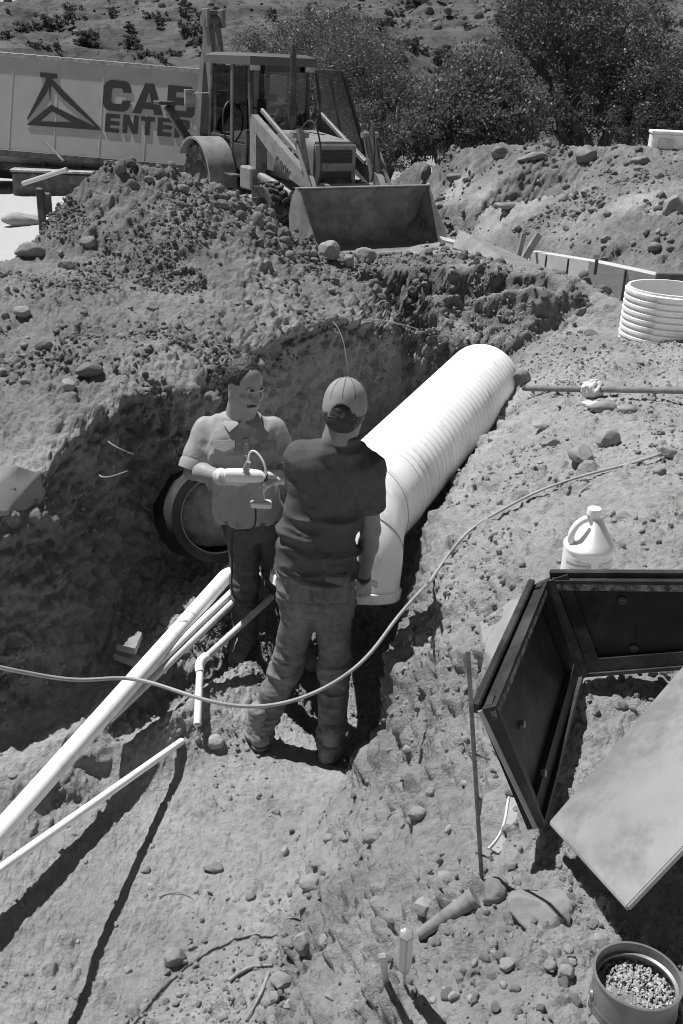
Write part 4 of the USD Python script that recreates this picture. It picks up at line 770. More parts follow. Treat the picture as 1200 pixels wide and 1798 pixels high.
    obj('spine', trimesh.convex.convex_hull(np.array([A + (n1 + n2) * .002, E_ + (n1 + n2) * .002, A - n1 * .047, E_ - n1 * .047, A - n2 * .047, E_ - n2 * .047, A + (Fr - A) * .022, E_ + (G_ - E_) * .022])), CASE, T)
case()
SHT = mat('aluminium_sheet', .27, .12, 4, rough=.42, metal=.35, dirt=.18, dirt_lo=.48, dirt_hi=.62, dscale=5, bump=.0015, bscale=14)
c0, c1 = at(966, 1443, 2.335), at(1100, 1590, 1.99); c2 = at(1262, 1420, 2.04); c3 = c0 + (c2 - c1); c3 = at(1262, 1098, 2.6)
T = thing('metal_sheet', 'scuffed grey metal sheet propped at the right edge beside the black case', 'sheet')
q = np.array([c0, c1, c2, c3]); n = nrm(np.cross(q[1] - q[0], q[3] - q[0])); n = n if n[2] > 0 else -n
obj('plate', trimesh.convex.convex_hull(np.vstack([q, q - n * .006])), SHT, T)
for a, b in ((c0, c1), (c1, c2), (c0, c3)): obj('folded_edge', MB().bar(a - n * .008, b - n * .008, .008, .012, n, .002), SHT, T)
for px, py in ((1120, 1325), (1040, 1425)):
    d = ray(px, py); t = np.dot(c0 - CAM, n) / np.dot(d, n); obj('rivet', MB().lathe([(0, .004), (.004, .003), (.006, 0)], 10, mat4(frame((1, 0, 0), n), CAM + d * t)), GALV, T)
def paint_can():
    c = hit(1124, 1770); c = at(1124, 1775, 2.02); c[2] = gz(c[0], c[1]) - .03; top = at(1121, 1712, 1.92)
    r, h = .082, .19; ax = nrm(np.array([.0, .05, 1])); c = top - ax * h
    T = thing('paint_can', 'open metal paint can of gravel in the lower right corner', 'can', matrix=mat4(frame((1, 0, 0), ax), c))
    CAN = mat('tin', .17, .15, 8, rough=.4, metal=.55, dirt=.24, dirt_lo=.45, dirt_hi=.65)
    obj('can_body', MB().lathe([(0, 0), (r, 0), (r + .002, .004), (r, .008), (r, .12), (r + .002, .125), (r, .13), (r, h - .006), (r + .003, h - .004), (r + .003, h), (r - .002, h), (r - .003, h - .012), (r - .003, .006), (0, .006)], 56), CAN, T, smooth=40)
    obj('inner_ring', MB().lathe([(r - .003, h - .02), (r - .009, h - .022), (r - .009, h - .026), (r - .003, h - .028)], 48), CAN, T)
    LABm = usdkit.material(stage, '/World/Looks/can_print', {'t': ('texture_coordinate', {}), 'm': ('mapping', {'scale': (9., 9., 22.)}), 'n': ('noise_texture', {'scale': 3.0, 'detail': 3.0}), 'r': ('rgb_ramp', {'ramp': [(.5, (.03,) * 3), (.55, (.28,) * 3)]}), 'p': ('principled_bsdf', {'roughness': .5})}, [('t.object', 'm.vector'), ('m.vector', 'n.vector'), ('n.fac', 'r.fac'), ('r.color', 'p.base_color')], surface='p.BSDF')
    obj('printed_label', MB().lathe([(r + .0012, .012), (r + .0012, .1)], 56), LABm, T)
    for s in (-1, 1): obj('handle_ear', MB().lathe([(0, .006), (.008, .005), (.011, 0)], 14, mat4(np.column_stack([(0, 1, 0), (0, 0, 1), (s, 0, 0)]), (s * r, 0, h * .72))), CAN, T)
    obj('wire_handle', MB().tube(spline([(-r - .004, 0, h * .72), (-r * .8, -.07, h * .35), (0, -.1, h * .22), (r * .8, -.07, h * .35), (r + .004, 0, h * .72)], 22), .0018, 6), GALV, T)
    g = np.random.default_rng(31); n = 900; rr = (r - .006) * np.sqrt(g.random(n)); a = g.random(n) * 6.283; z = h - .045 - .02 * smooth01(-np.cos(a - .9) * rr / r, -.6, .8) + g.normal(size=n) * .002
    fr = frame((1, 0, 0), ax); pts = np.stack([rr * np.cos(a), rr * np.sin(a), z], 1) @ fr.T + c
    instancer('gravel', [(stone(140 + k, 2, .5, (1, .6, .55)), mat('gravel_pale', .25, .3, 40, rough=.85, rand=.4)) for k in range(3)], pts, .0035 + .003 * g.random(n), 'pale gravel filling the open paint can', 'gravel', seed=9)
    obj('fill', MB().lathe([(0, h - .052), (r - .004, h - .056)], 30), SOIL, T)
paint_can()
def screwdriver():
    b = hit(709, 1745); t = at(714, 1640, 1.93); ax = nrm(t - b); T = thing('screwdriver', 'screwdriver with a clear ribbed handle stuck upright in the bank', 'screwdriver', matrix=mat4(frame((1, 0, 0), ax), b - ax * .03))
    L = np.linalg.norm(t - b) + .03
    HND = mat('handle_amber', .2, .1, 8, rough=.2, spec=.6)
    z0 = L * .42; prof = [(.0, z0), (.008, z0), (.0105, z0 + .008), (.0095, z0 + .018), (.0125, z0 + .03), (.0145, z0 + .05), (.0148, L - .008), (.0125, L - .0015), (.006, L), (0, L)]
    v, f = lathe(prof, 36); a = np.arctan2(v[:, 1], v[:, 0]); q = 1 - .10 * (np.cos(a * 6) > .2) * (v[:, 2] > z0 + .03); v = v * np.c_[q, q, np.ones(len(v))]
    obj('handle', (v, f), HND, T); obj('shaft', MB().tube([(0, 0, -.02), (0, 0, z0 + .002)], .0036, 10), GALV, T)
screwdriver()
T = thing('chisel', 'small worn steel chisel standing in the dirt left of the screwdriver', 'chisel')
p, q = hit(678, 1732), at(672, 1680, 1.98); obj('blade', MB().bar(p - (q - p) * .2, q, .015, .006, (0, -1, .4), .001), GALV, T); obj('head', MB().bar(q - (q - p) * .12, q + (q - p) * .02, .018, .012, (0, -1, .4), .002), GALV, T)
T = thing('cardboard_tube', 'dark ridged tube lying on the slope behind the screwdriver', 'tube')
p, q = hit(735, 1650) + [0, 0, .012], hit(832, 1588) + [0, 0, .018]; d = nrm(q - p); Lp = np.linalg.norm(q - p); k = np.linspace(0, 1, 26)
obj('tube_wall', tube(p + (q - p) * k[:, None], (.0125 + .0095 * k) * (1 + .03 * np.sin(k * 40)), 18), mat('tube_brown', .15, .3, 20, rough=.8, bump=.002), T); obj('end_ring', MB().tube([q - d * .012, q + d * .002], .0235, 18), mat('tube_brown', 0), T)
# steel stake with tie wires
b, t = hit(846, 1545), at(822, 1142, 2.07); T = thing('steel_stake', 'thin rusty steel stake driven into the bank left of the case', 'stake')
obj('shaft', MB().tube([b - (t - b) * .12, b, t], .0052, 10), mat('rust_steel', .12, .4, 30, rough=.8, bump=.001), T)
for u, dx in ((.58, .035), (.12, .03)):
    c = b + (t - b) * u; obj('tie_wire', MB().tube([c + [-.012, 0, .004], c + [dx, -.01, -.006]], .0026, 6), STEEL, T)
obj('clip', MB().box(b + (t - b) * .35 + [.004, 0, 0], (.012, .012, .05), bev=.002), STEEL, T)
# pale strip and half buried slab
p = [hit(px, py) + [0, 0, .008] for px, py in ((902, 1408), (897, 1440), (884, 1478), (866, 1503))]
T = thing('plastic_strip', 'bent white plastic strip under the near end of the case', 'strip'); P = spline(p, 14); m = MB()
for a, b_ in zip(P[:-1], P[1:]): m.bar(a, b_, .03, .004, (0, 0, 1), ext=.004)
obj('strip', m, mat('strip_grey', .24, .15, 20), T); obj('raised_edge', MB().tube(P + [-.014, 0, .004], .0035, 6), PVCG, T)
def flat_rock(name, label, pxs, h, m, cat='rock', seed=1, thick=.06):
    P = np.array([hit(*p) for p in pxs]); top = P + [0, 0, h]; g = np.random.default_rng(seed)
    me = trimesh.convex.convex_hull(np.vstack([top, (P - P.mean(0)) * 1.06 + P.mean(0) - [0, 0, thick]])); me = me.subdivide().subdivide().subdivide(); v = np.asarray(me.vertices); v = v + (fbm(v * 14, 3, seed)[:, None] - .5) * .018
    return obj(name, trimesh.Trimesh(v, me.faces, process=False), m, label=label, cat=cat, smooth=30)
flat_rock('flat_rock', 'pale flat slab half buried left of the black case', [(842, 1100), (900, 1060), (935, 1070), (905, 1130), (868, 1180), (850, 1150)], .018, mat('pale_slab', .2, .12, 9, rough=.9), 'rock', 3)

# ---------------------------------------------------------------- single stones (px, py = foot of the stone in the photograph, width in px)
KIND = {}
def rock(px, py, w, label, aspect=(1, .8, .7), ang=.5, dark=False, rz=0., seed=None, sink=.25, group=None, tilt=0.):
    ang = .4 + .65 * ang; sink += .07
    p = hit(px, py); dep = np.dot(p - CAM, _f); r = w / 2 * dep / FPX; seed = seed or (int(px * 7 + py * 13) % 9973)
    m = stone(seed, 3 if w > 26 else 2, ang, aspect, .13); v = np.asarray(m.vertices) * r; ca, sa = math.cos(rz), math.sin(rz); v = v @ np.array([[ca, sa, 0], [-sa, ca, 0], [0, 0, 1]])
    if tilt: ct, st = math.cos(tilt), math.sin(tilt); v = v @ np.array([[ct, 0, st], [0, 1, 0], [-st, 0, ct]]).T
    h = np.ptp(v[:, 2]) / 2
    obj('stone', trimesh.Trimesh(v + p + [0, r * .15, h * (1 - 2 * sink)], m.faces, process=False), DARKROCK if dark else ROCKM, label=label, cat='rock', group=group, smooth=40)
R_ = rock
R_(948, 1612, 128, 'largest pale flat boulder between the metal sheet and paint can', (1, .78, .42), 1.0, rz=.2, sink=.3, seed=423)
R_(868, 1582, 60, 'rounded lump of stone touching the left of the largest boulder', (1, .9, .8), .3, rz=.5, sink=.2)
R_(305, 1690, 44, 'angular brown stone alone on the lower left floor', (1, .9, .75), .9, rz=.6)
R_(375, 1528, 38, 'dark capped stone in the middle of the trodden floor', (1, .6, .5), .8, rz=.1)
R_(378, 1312, 32, 'round pale stone by the open end of the elbow pipe', (1, .9, .85), .1)
R_(348, 1305, 16, 'small pale pebble beside the round pale stone', (.8, .8, 1), .1)
R_(497, 1732, 44, 'rounded stone above the root at the bottom of the slope', (1, .9, .85), .4)
R_(482, 1758, 30, 'small stone under the rounded stone by the root', (.8, .8, .9), .4)
R_(513, 1775, 36, 'tilted oval stone lowest of the cluster by the root', (1, .6, .6), .3, rz=.7)
R_(533, 1670, 40, 'flat faced tan stone, left of a pair on the slope', (1, .8, 1.1), .6)
R_(572, 1660, 38, 'rounded stone, right of a pair on the slope', (1, .7, .7), .3, rz=.8)
R_(746, 1604, 42, 'pale wedge stone above the ridged tube', (1, .8, .8), .7)
R_(782, 1550, 40, 'grey cobble with a dark underside left of the stake foot', (1, .8, .75), .5)
R_(733, 1435, 34, 'buried stone on the upper slope left of the stake', (1, .9, .7), .4)
R_(788, 1468, 26, 'thin tilted stone just left of the stake', (1, .4, .6), .6, rz=.9)
R_(660, 1475, 48, 'twin lumped stone on the slope below the pit edge', (1, .8, .7), .3, rz=.3, sink=.35)
R_(548, 1555, 48, 'tan stone sunk in the foot of the slope', (1, .8, .7), .5, sink=.35)
R_(578, 1478, 22, 'dark sided stone at the foot of the slope', (1, .8, .8), .5)
R_(721, 1690, 34, 'small pale stone right behind the screwdriver', (1, .8, .8), .5)
R_(992, 1716, 34, 'sharp cornered stone left of the paint can', (1, .9, .8), .9, rz=.4)
R_(890, 1700, 34, 'pale stone on the low ridge below the largest boulder', (1, .8, .7), .7)
R_(966, 1700, 26, 'small sharp stone beside the sharp cornered one', (1, .9, .8), .9)
R_(798, 1757, 24, 'dark nosed pebble right of the screwdriver', (1, .8, .8), .7)
R_(1050, 1655, 24, 'pebble under the lower corner of the metal sheet', (1, .8, .8), .4)
R_(1022, 806, 66, 'tall pale squared rock on the right bank', (.75, 1.25, .5), .9, rz=-.1, sink=.15)
R_(1066, 782, 52, 'dark sided boulder right of the tall squared rock', (1, .8, .8), .6, rz=.6)
R_(968, 785, 34, 'small stone left of the tall squared rock', (1, .7, .7), .5)
R_(955, 752, 54, 'thin flat slab tilted over a dark gap on the right bank', (1, .5, .25), .8, rz=.5, tilt=.3)
R_(1158, 832, 26, 'small square stone by the far end of the hose', (1, .8, .7), .9)
R_(1172, 800, 34, 'grey stone at the right edge above the hose end', (1, .8, .8), .5)
R_(1060, 722, 54, 'broad stone under the steel pole right of the rag', (1, .7, .5), .5)
R_(1100, 724, 40, 'flat stone under the steel pole at the right', (1, .7, .5), .5)
R_(877, 740, 22, 'round pebble beside the far pipe end', (1, .8, .8), .3)
R_(917, 668, 30, 'dark rounded stone touching the far end of the white pipe', (1, .8, .9), .3, dark=True)
R_(762, 1130, 22, 'white pebble on the bank above the pit', (1, .9, .8), .3)
flat_rock('flat_rock', 'flat pale slab jutting from the left trench wall at the picture edge', [(-60, 838), (30, 838), (74, 850), (78, 905), (20, 916), (-60, 922)], .05, mat('pale_slab', .3), 'rock', 12, .09)
# on the left bank and heap
R_(78, 612, 36, 'round dark cobble on the left bank above two others', (1, .9, .8), .2, dark=True)
R_(40, 552, 34, 'pale cobble high on the left bank', (1, .8, .7), .5)
R_(155, 664, 54, 'long dark stone topping a small pile on the left bank', (1, .6, .5), .5, dark=True, rz=.2, sink=-.1)
R_(118, 682, 30, 'pale round stone at the base of the small pile', (1, .9, .8), .2)
R_(140, 745, 36, 'slanting thin stone on the brow of the left trench wall', (1, .4, .6), .7, dark=True, rz=-.7)
R_(45, 675, 20, 'small cobble left of the small pile', (1, .8, .8), .3)
R_(2, 660, 22, 'dark cobble at the left picture edge', (1, .9, .9), .3, dark=True)
R_(220, 268, 20, 'pale rounded stone on the very top of the heap', (1, .9, .9), .2)
R_(52, 450, 56, 'dark overhanging block at the left end of the heap', (1, .7, .6), .6, dark=True)
R_(265, 545, 30, 'dark angular lump midway down the heap', (1, .8, .7), .8, dark=True)
R_(118, 470, 34, 'dark angular lump on the left of the heap', (1, .8, .7), .9, dark=True)
R_(155, 430, 34, 'dark angular lump under the heap top', (1, .8, .7), .9, dark=True)
R_(578, 452, 40, 'round grey boulder before the bucket, leftmost of three', (1, .9, .9), .4, sink=.1)
R_(612, 468, 24, 'small upright stone before the bucket between two boulders', (.8, .8, 1.2), .5, sink=.1)
R_(640, 462, 42, 'palest boulder before the bucket, rightmost of three', (1, .9, .8), .3, sink=.1)
R_(895, 247, 30, 'grey boulder on the crest of the far spoil bank', (1, .8, .8), .6)
R_(800, 262, 40, 'earthy boulder at the left crest of the far spoil bank', (1, .8, .9), .5)
R_(880, 275, 36, 'dark boulder below the crest of the far spoil bank', (1, .7, .7), .6, dark=True)
R_(1030, 280, 40, 'dark rounded boulder on the far spoil bank right of centre', (1, .8, .9), .5, dark=True)
R_(800, 318, 34, 'dark faced boulder on the face of the far spoil bank', (1, .8, .7), .6, dark=True)
R_(935, 280, 60, 'long slab tilting out of the far spoil bank', (1, .4, .3), .8, rz=.3, tilt=-.2)
R_(1125, 288, 44, 'long dark stone on the right of the far spoil bank', (1, .5, .5), .7, dark=True, rz=.5)
R_(1180, 372, 44, 'big boulder at the right edge of the far spoil bank', (1, .8, 1), .7)
R_(895, 365, 62, 'broad pale slab low on the far spoil bank', (1, .5, .3), .9, rz=.4)
R_(1015, 372, 46, 'flat pale slab right of the broad one', (1, .5, .3), .9)
R_(1150, 440, 26, 'dark stone above the concrete wall', (1, .8, .7), .6, dark=True)
g = np.random.default_rng(404)
COB = 'small rounded cobble lying loose on the trench floor or bank'
spots = [(g.uniform(20, 620), g.uniform(1420, 1790)) for _ in range(34)] + [(g.uniform(660, 1180), g.uniform(760, 1180)) for _ in range(34)] + [(g.uniform(600, 1040), g.uniform(1320, 1780)) for _ in range(40)] + [(g.uniform(0, 150), g.uniform(1350, 1520)) for _ in range(8)]
for px, py in spots: R_(px, py, g.uniform(8, 22) if py > 1200 else g.uniform(6, 15), COB, (1, g.uniform(.6, .95), g.uniform(.5, .85)), g.uniform(.5, 1.1), rz=g.uniform(0, 3), sink=.4, group='loose cobbles on floor and bank')
HCB = 'damp dark cobble bedded in the left spoil heap'
for _ in range(70):
    px, py = g.uniform(0, 640), g.uniform(440, 690)
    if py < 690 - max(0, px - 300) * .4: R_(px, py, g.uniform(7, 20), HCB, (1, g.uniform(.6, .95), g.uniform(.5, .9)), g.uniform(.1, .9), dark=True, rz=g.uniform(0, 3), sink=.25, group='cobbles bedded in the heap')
FCB = 'grey rock lying on the far spoil bank'
for _ in range(50):
    px, py = g.uniform(690, 1200), g.uniform(265, 440); R_(px, py, g.uniform(7, 18), FCB, (1, g.uniform(.5, .9), g.uniform(.5, .8)), g.uniform(.4, 1), dark=g.random() < .5, rz=g.uniform(0, 3), group='rocks on the far spoil bank')

# ---------------------------------------------------------------- roots, rag, broken boards
ROOT = mat('root_wood', .2, .3, 20, rough=.9, bump=.002); TWIG = mat('dry_twig', .24, .2, 20, rough=.8)
def root(label, pts, r, m=ROOT, h=.008, dep=None, name='root', cat='root'):
    P = [np.asarray(p) if len(p) == 3 else hit(*p) + [0, 0, h] for p in pts]; P = spline(P, 18); P += (fbm(P * 25, 2, 3)[:, None] - .5) * r
    obj(name, MB().tube(P, np.linspace(r, r * .5, 18), 8), m, label=label, cat=cat, smooth=60)
root('thick curved root on the lower slope beside the round stones', [(404, 1728), (425, 1712), (450, 1702), (478, 1700)], .0085)
root('dark forked root running down to the bottom edge', [(472, 1712), (462, 1740), (448, 1768), (432, 1796)], .008)
root('pale dry root poking from the left trench wall', [at(172, 832, 4.85), at(190, 838, 4.8), at(210, 832, 4.78), at(224, 827, 4.8)], .0045, TWIG)
root('thin pale rootlet above the pale dry root', [at(190, 775, 4.9), at(212, 788, 4.85), at(235, 797, 4.85)], .0035, TWIG)
root('long thin rootlet hanging down the far trench wall', [at(585, 565, 7.1), at(600, 590, 7.0), at(608, 625, 6.95), at(612, 668, 6.95)], .0035, ROOT)
root('thin root crossing the top of the far trench wall', [at(640, 562, 7.4), at(690, 566, 7.7), at(735, 578, 7.9)], .007, TWIG)
root('bent twig on the bank above the jug', [(1018, 873), (1026, 862), (1038, 855)], .006, ROOT)
root('thin twig lying across the trodden floor', [(280, 1578), (310, 1572), (338, 1580)], .003, ROOT)
T = thing('crumpled_rag', 'crumpled white paper caught under the steel pole', 'paper'); p = hit(1046, 700); g = np.random.default_rng(3)
m = trimesh.creation.icosphere(3); v = np.asarray(m.vertices) * [.075, .06, .065]; v *= 1 + (np.abs(fbm(v * 16, 3, 8) - .5)[:, None] - .1) * 1.6; obj('paper', trimesh.Trimesh(v + p + [-.02, .02, .05], m.faces, process=False), PVCG, T, smooth=False)
v2 = np.asarray(m.vertices) * [.06, .05, .02]; v2 *= 1 + (np.abs(fbm(v2 * 20, 3, 9) - .5)[:, None] - .1) * 1.6; obj('torn_corner', trimesh.Trimesh(v2 + hit(1040, 716) + [0, 0, .02], m.faces, process=False), PVCG, T, smooth=False)
for i, (q, lab) in enumerate([(((205, 1142), (222, 1110), (250, 1122), (238, 1150)), 'topmost broken board in the shade edge under the thick pipe'), (((200, 1158), (212, 1146), (262, 1170), (256, 1180)), 'lower split board under the thick pipe')]):
    P = np.array([atz(x, y, .40 - .07 * i) for x, y in q]); slab('broken_board', lab, 'board', P, -.035, WOOD)
def wires():
    T = thing('wire_tangle', 'tangle of thin black wire on the ground by the thin pipes', 'wire')
    for pts in ([(270, 1110), (285, 1102), (300, 1112), (310, 1108)], [(330, 1115), (342, 1125), (352, 1110), (365, 1098)], [(345, 1128), (365, 1112), (390, 1105), (372, 1118)], [(375, 1090), (388, 1098), (405, 1098)], [(395, 1040), (382, 1060), (378, 1072)], [(290, 1130), (303, 1122), (318, 1130), (300, 1140)], [(360, 1070), (385, 1085), (350, 1095)]):
        obj('wire', MB().tube(spline([hit(*p) + [0, 0, .015] for p in pts], 16), .0035, 6), BLACKP, T)
wires()

# ---------------------------------------------------------------- people: distance fields turned into surfaces
class Body:
    def __init__(s): s.q = []; s.disp = None
    def rc(s, a, b, ra, rb=None, k=.02, n=None, sq=1.0, op='u'):
        """Tapered limb from a to b; squeezed by sq along n."""
        a, b = np.asarray(a, float), np.asarray(b, float); rb = ra if rb is None else rb; d = b - a; LL = max(d @ d, 1e-9); nn = None if n is None else nrm(n)
        def f(P):
            t = np.clip((P - a) @ d / LL, 0, 1); o = P - a - t[..., None] * d
            if nn is not None: o = o + (1 / sq - 1) * (o @ nn)[..., None] * nn
            return (np.sqrt((o * o).sum(-1)) - (ra + (rb - ra) * t)) * (1 if nn is None else min(1, sq) ** .5)
        m = max(ra, rb); s.q.append((f, np.minimum(a, b) - m, np.maximum(a, b) + m, k, op)); return s
    def ell(s, c, R, rad, k=.02, op='u'):
        c, rad = np.asarray(c, float), np.asarray(rad, float); R = np.asarray(R)
        def f(P):
            q = (P - c) @ R; l = np.sqrt(((q / rad) ** 2).sum(-1)); g_ = np.sqrt(((q / rad ** 2) ** 2).sum(-1)) + 1e-9; return l * (l - 1) / g_
        m = rad.max(); s.q.append((f, c - m, c + m, k, op)); return s
    def loft(s, secs, yaw, k=.03, pw=2.4, op='u'):
        """Stacked ovals: (centre, half width, half depth), bottom to top; yaw turns the wide axis."""
        secs = sorted(secs, key=lambda q: q[0][2]); zc = np.array([q[0][2] for q in secs]); C = np.array([q[0] for q in secs], float); W = np.array([q[1] for q in secs]); Dp = np.array([q[2] for q in secs])
        from scipy.interpolate import PchipInterpolator as PC
        ux = np.array([math.cos(yaw), math.sin(yaw)]); uy = np.array([-math.sin(yaw), math.cos(yaw)]); fx, fy, fw, fd = PC(zc, C[:, 0]), PC(zc, C[:, 1]), PC(zc, W), PC(zc, Dp)
        def f(P):
            z = np.clip(P[..., 2], zc[0], zc[-1]); dx, dy = P[..., 0] - fx(z), P[..., 1] - fy(z); w, dd = fw(z), fd(z)
            q = (np.abs((dx * ux[0] + dy * ux[1]) / w) ** pw + np.abs((dx * uy[0] + dy * uy[1]) / dd) ** pw) ** (1 / pw)
            e = (q - 1) * np.minimum(w, dd); o = np.maximum(zc[0] - P[..., 2], P[..., 2] - zc[-1])
            return np.where(o > 0, np.sqrt(np.maximum(e + .02, 0) ** 2 + o ** 2) - .02 * (e > -.02), np.maximum(e, o))
        m = max(W.max(), Dp.max()); s.q.append((f, C.min(0) - m, C.max(0) + m, k, op)); return s
    def cut(s, p, n):  # removes what lies beyond the plane
        p, n = np.asarray(p, float), nrm(n); s.q.append((lambda P: -((P - p) @ n), None, None, 0, 'cut')); return s
    def mesh(s, h):
        lo = np.min([q[1] for q in s.q if q[1] is not None and q[4] == 'u'], 0) - 3 * h - .02; hi = np.max([q[2] for q in s.q if q[1] is not None and q[4] == 'u'], 0) + 3 * h + .02
        n = np.ceil((hi - lo) / h).astype(int) + 1; F = np.full(n, .06, np.float64); ax = [lo[k] + h * np.arange(n[k]) for k in range(3)]
        for f, a, b, k, op in s.q:
            if a is None: sl = tuple(slice(0, n[i]) for i in range(3))
            else:
                mg = k + 3 * h + .012; i0 = np.clip(np.floor((a - mg - lo) / h).astype(int), 0, n); i1 = np.clip(np.ceil((b + mg - lo) / h).astype(int) + 1, 0, n)
                if (i1 <= i0).any(): continue
                sl = tuple(slice(i0[i], i1[i]) for i in range(3))
            P = np.stack(np.meshgrid(*[ax[i][sl[i]] for i in range(3)], indexing='ij'), -1); d = f(P); G = F[sl]
            if op == 'u':
                if k > 0: t = np.clip(.5 + .5 * (G - d) / k, 0, 1); F[sl] = G * (1 - t) + d * t - k * t * (1 - t)
                else: F[sl] = np.minimum(G, d)
            elif op == 's':
                t = np.clip(.5 - .5 * (G + d) / max(k, 1e-6), 0, 1); F[sl] = G * (1 - t) - d * t + k * t * (1 - t)
            else: F[sl] = np.maximum(G, -d)
        if s.disp is not None:
            m = np.abs(F) < .05; I = np.argwhere(m); F[m] += s.disp(lo + I * h)
        return nets(F, lo, h)
def nets(F, lo, h):
    S = F < 0; n = np.array(F.shape); cs = np.zeros(tuple(n - 1), np.int8)
    for a, b, c in np.ndindex(2, 2, 2): cs += S[a:n[0] - 1 + a, b:n[1] - 1 + b, c:n[2] - 1 + c]
    act = (cs > 0) & (cs < 8); I = np.argwhere(act); idx = np.full(act.shape, -1); idx[act] = np.arange(len(I)); A = np.zeros((len(I), 3)); cnt = np.zeros(len(I))
    for ax in range(3):
        o1, o2 = [k for k in range(3) if k != ax]
        for u, v in np.ndindex(2, 2):
            e = np.zeros(3, int); e[o1], e[o2] = u, v; p = I + e; q = p.copy(); q[:, ax] += 1
            f0, f1 = F[tuple(p.T)], F[tuple(q.T)]; x = (f0 < 0) != (f1 < 0); t = np.where(x, f0 / np.where(x, f0 - f1, 1), 0)
            w = p.astype(float); w[:, ax] += t; A[x] += w[x]; cnt[x] += 1
    V = lo + h * A / cnt[:, None]; Q = []
    for ax in range(3):
        o1, o2 = (ax + 1) % 3, (ax + 2) % 3
        s0 = [slice(None)] * 3; s1 = [slice(None)] * 3; s0[ax] = slice(0, -1); s1[ax] = slice(1, None)
        E = np.argwhere(S[tuple(s0)] != S[tuple(s1)]); E = E[(E[:, o1] > 0) & (E[:, o2] > 0) & (E[:, o1] < n[o1] - 1) & (E[:, o2] < n[o2] - 1)]
        flip = ~S[tuple(E.T)]; c = []
        for u, v in ((-1, -1), (0, -1), (0, 0), (-1, 0)):
            p = E.copy(); p[:, o1] += u; p[:, o2] += v; c.append(idx[tuple(p.T)])
        c = np.stack(c, 1); c[flip] = c[flip][:, ::-1]; Q.append(c)
    Q = np.vstack(Q); return trimesh.Trimesh(V, np.vstack([Q[:, [0, 1, 2]], Q[:, [0, 2, 3]]]), process=False)
def hand(B, wrist, d, n, side, curl, k=.004, glove=1.0, spread=.0, thumb_in=.5):
    """Palm, four bent fingers of unequal length, thumb. d: to the knuckles, n: the way the palm faces, side: +1 when the thumb is on n x d."""
    d = nrm(d); n = nrm(np.asarray(n) - d * np.dot(n, d)); l = np.cross(n, d) * side; w = np.asarray(wrist, float); g_ = glove
    B.rc(w - d * .03, w + d * .01, .029 * g_, .03 * g_, .01, n, .75)
    for q in (-.026, -.009, .009, .026): B.rc(w + d * .012 + l * q * .6, w + d * (.082 - abs(q) * .25) + l * q, .015 * g_, .0125 * g_, .012)
    for q, L, c in ((.028, .9, .85), (.0095, 1.0, .95), (-.0095, .95, 1.0), (-.027, .76, 1.1)):
        p = w + d * (.084 - abs(q) * .25) + l * q; a = curl * c * .55; r = .0095 * g_
        for j, sg in enumerate((.042, .027, .021)):
            dv = d * math.cos(a) + n * math.sin(a) + l * (q * spread * 10); e = p + nrm(dv) * sg * L; B.rc(p, e, r, r * .93, k); p = e; r *= .93; a += curl * c * (.75 if j == 0 else .6)
    p = w + d * .022 + l * .028; v1 = nrm(d * .62 + l * (.75 - .3 * thumb_in) + n * .45 * thumb_in); e = p + v1 * .045; B.rc(p - v1 * .01, e, .0145 * g_, .0115 * g_, .008); v2 = nrm(d * .85 + l * .15 + n * .6 * thumb_in); B.rc(e, e + v2 * .032, .0112 * g_, .0095 * g_, k)
SKIN = mat('skin', .22, .08, 14, rough=.55, spec=.4, bump=.0012, bscale=90)
SKIN2 = mat('skin_tanned', .17, .1, 14, rough=.55, spec=.35, bump=.001, bscale=90)
DENIM = mat('denim', .115, .25, 30, rough=.9, spec=.1, bump=.001, bscale=220, dirt=.18, dirt_lo=.5, dirt_hi=.68, dscale=5)
DENIM2 = mat('denim_dark', .085, .25, 30, rough=.9, spec=.1, bump=.001, bscale=220, dirt=.075, dirt_lo=.5, dirt_hi=.68, dscale=6)
TEE = mat('tshirt_dark', .07, .18, 25, rough=.95, spec=.06, bump=.0008, bscale=240)
SHIRT = usdkit.material(stage, '/World/Looks/shirt_stripe', {'t': ('texture_coordinate', {}), 'w': ('wave_texture', {'scale': 60.0, 'distortion': 2.2, 'detail': 2.0, 'detail_scale': 1.5, 'bands_direction': 'x'}), 'r': ('rgb_ramp', {'ramp': [(.0, (.22,) * 3), (.3, (.265,) * 3), (1, (.28,) * 3)]}), 'n': ('noise_texture', {'scale': 60.0, 'detail': 5.0}), 'b': ('bump', {'distance': .0012}), 'p': ('principled_bsdf', {'roughness': .9, 'specular_ior_level': .1})},
                        [('t.object', 'w.vector'), ('w.fac', 'r.fac'), ('r.color', 'p.base_color'), ('t.object', 'n.vector'), ('n.fac', 'b.height'), ('b.normal', 'p.normal')], surface='p.BSDF')
HAIR = mat('hair_dark', .022, .5, 60, rough=.6, bump=.004, bscale=120)
BOOT = mat('boot_leather', .13, .3, 12, rough=.8, dirt=.2, dirt_lo=.45, dirt_hi=.65, bump=.002)
SOLE = mat('boot_sole', .06, .3, 14, rough=.9, dirt=.15)
GLOVE = mat('glove_cotton', .46, .12, 20, rough=.95, bump=.002, bscale=160, dirt=.28, dirt_lo=.5, dirt_hi=.7, dscale=16)
CAPM = mat('cap_cloth', .2, .15, 20, rough=.9, bump=.001, bscale=200); CAPM2 = mat('cap_mesh', .07, .3, 90, rough=.9)
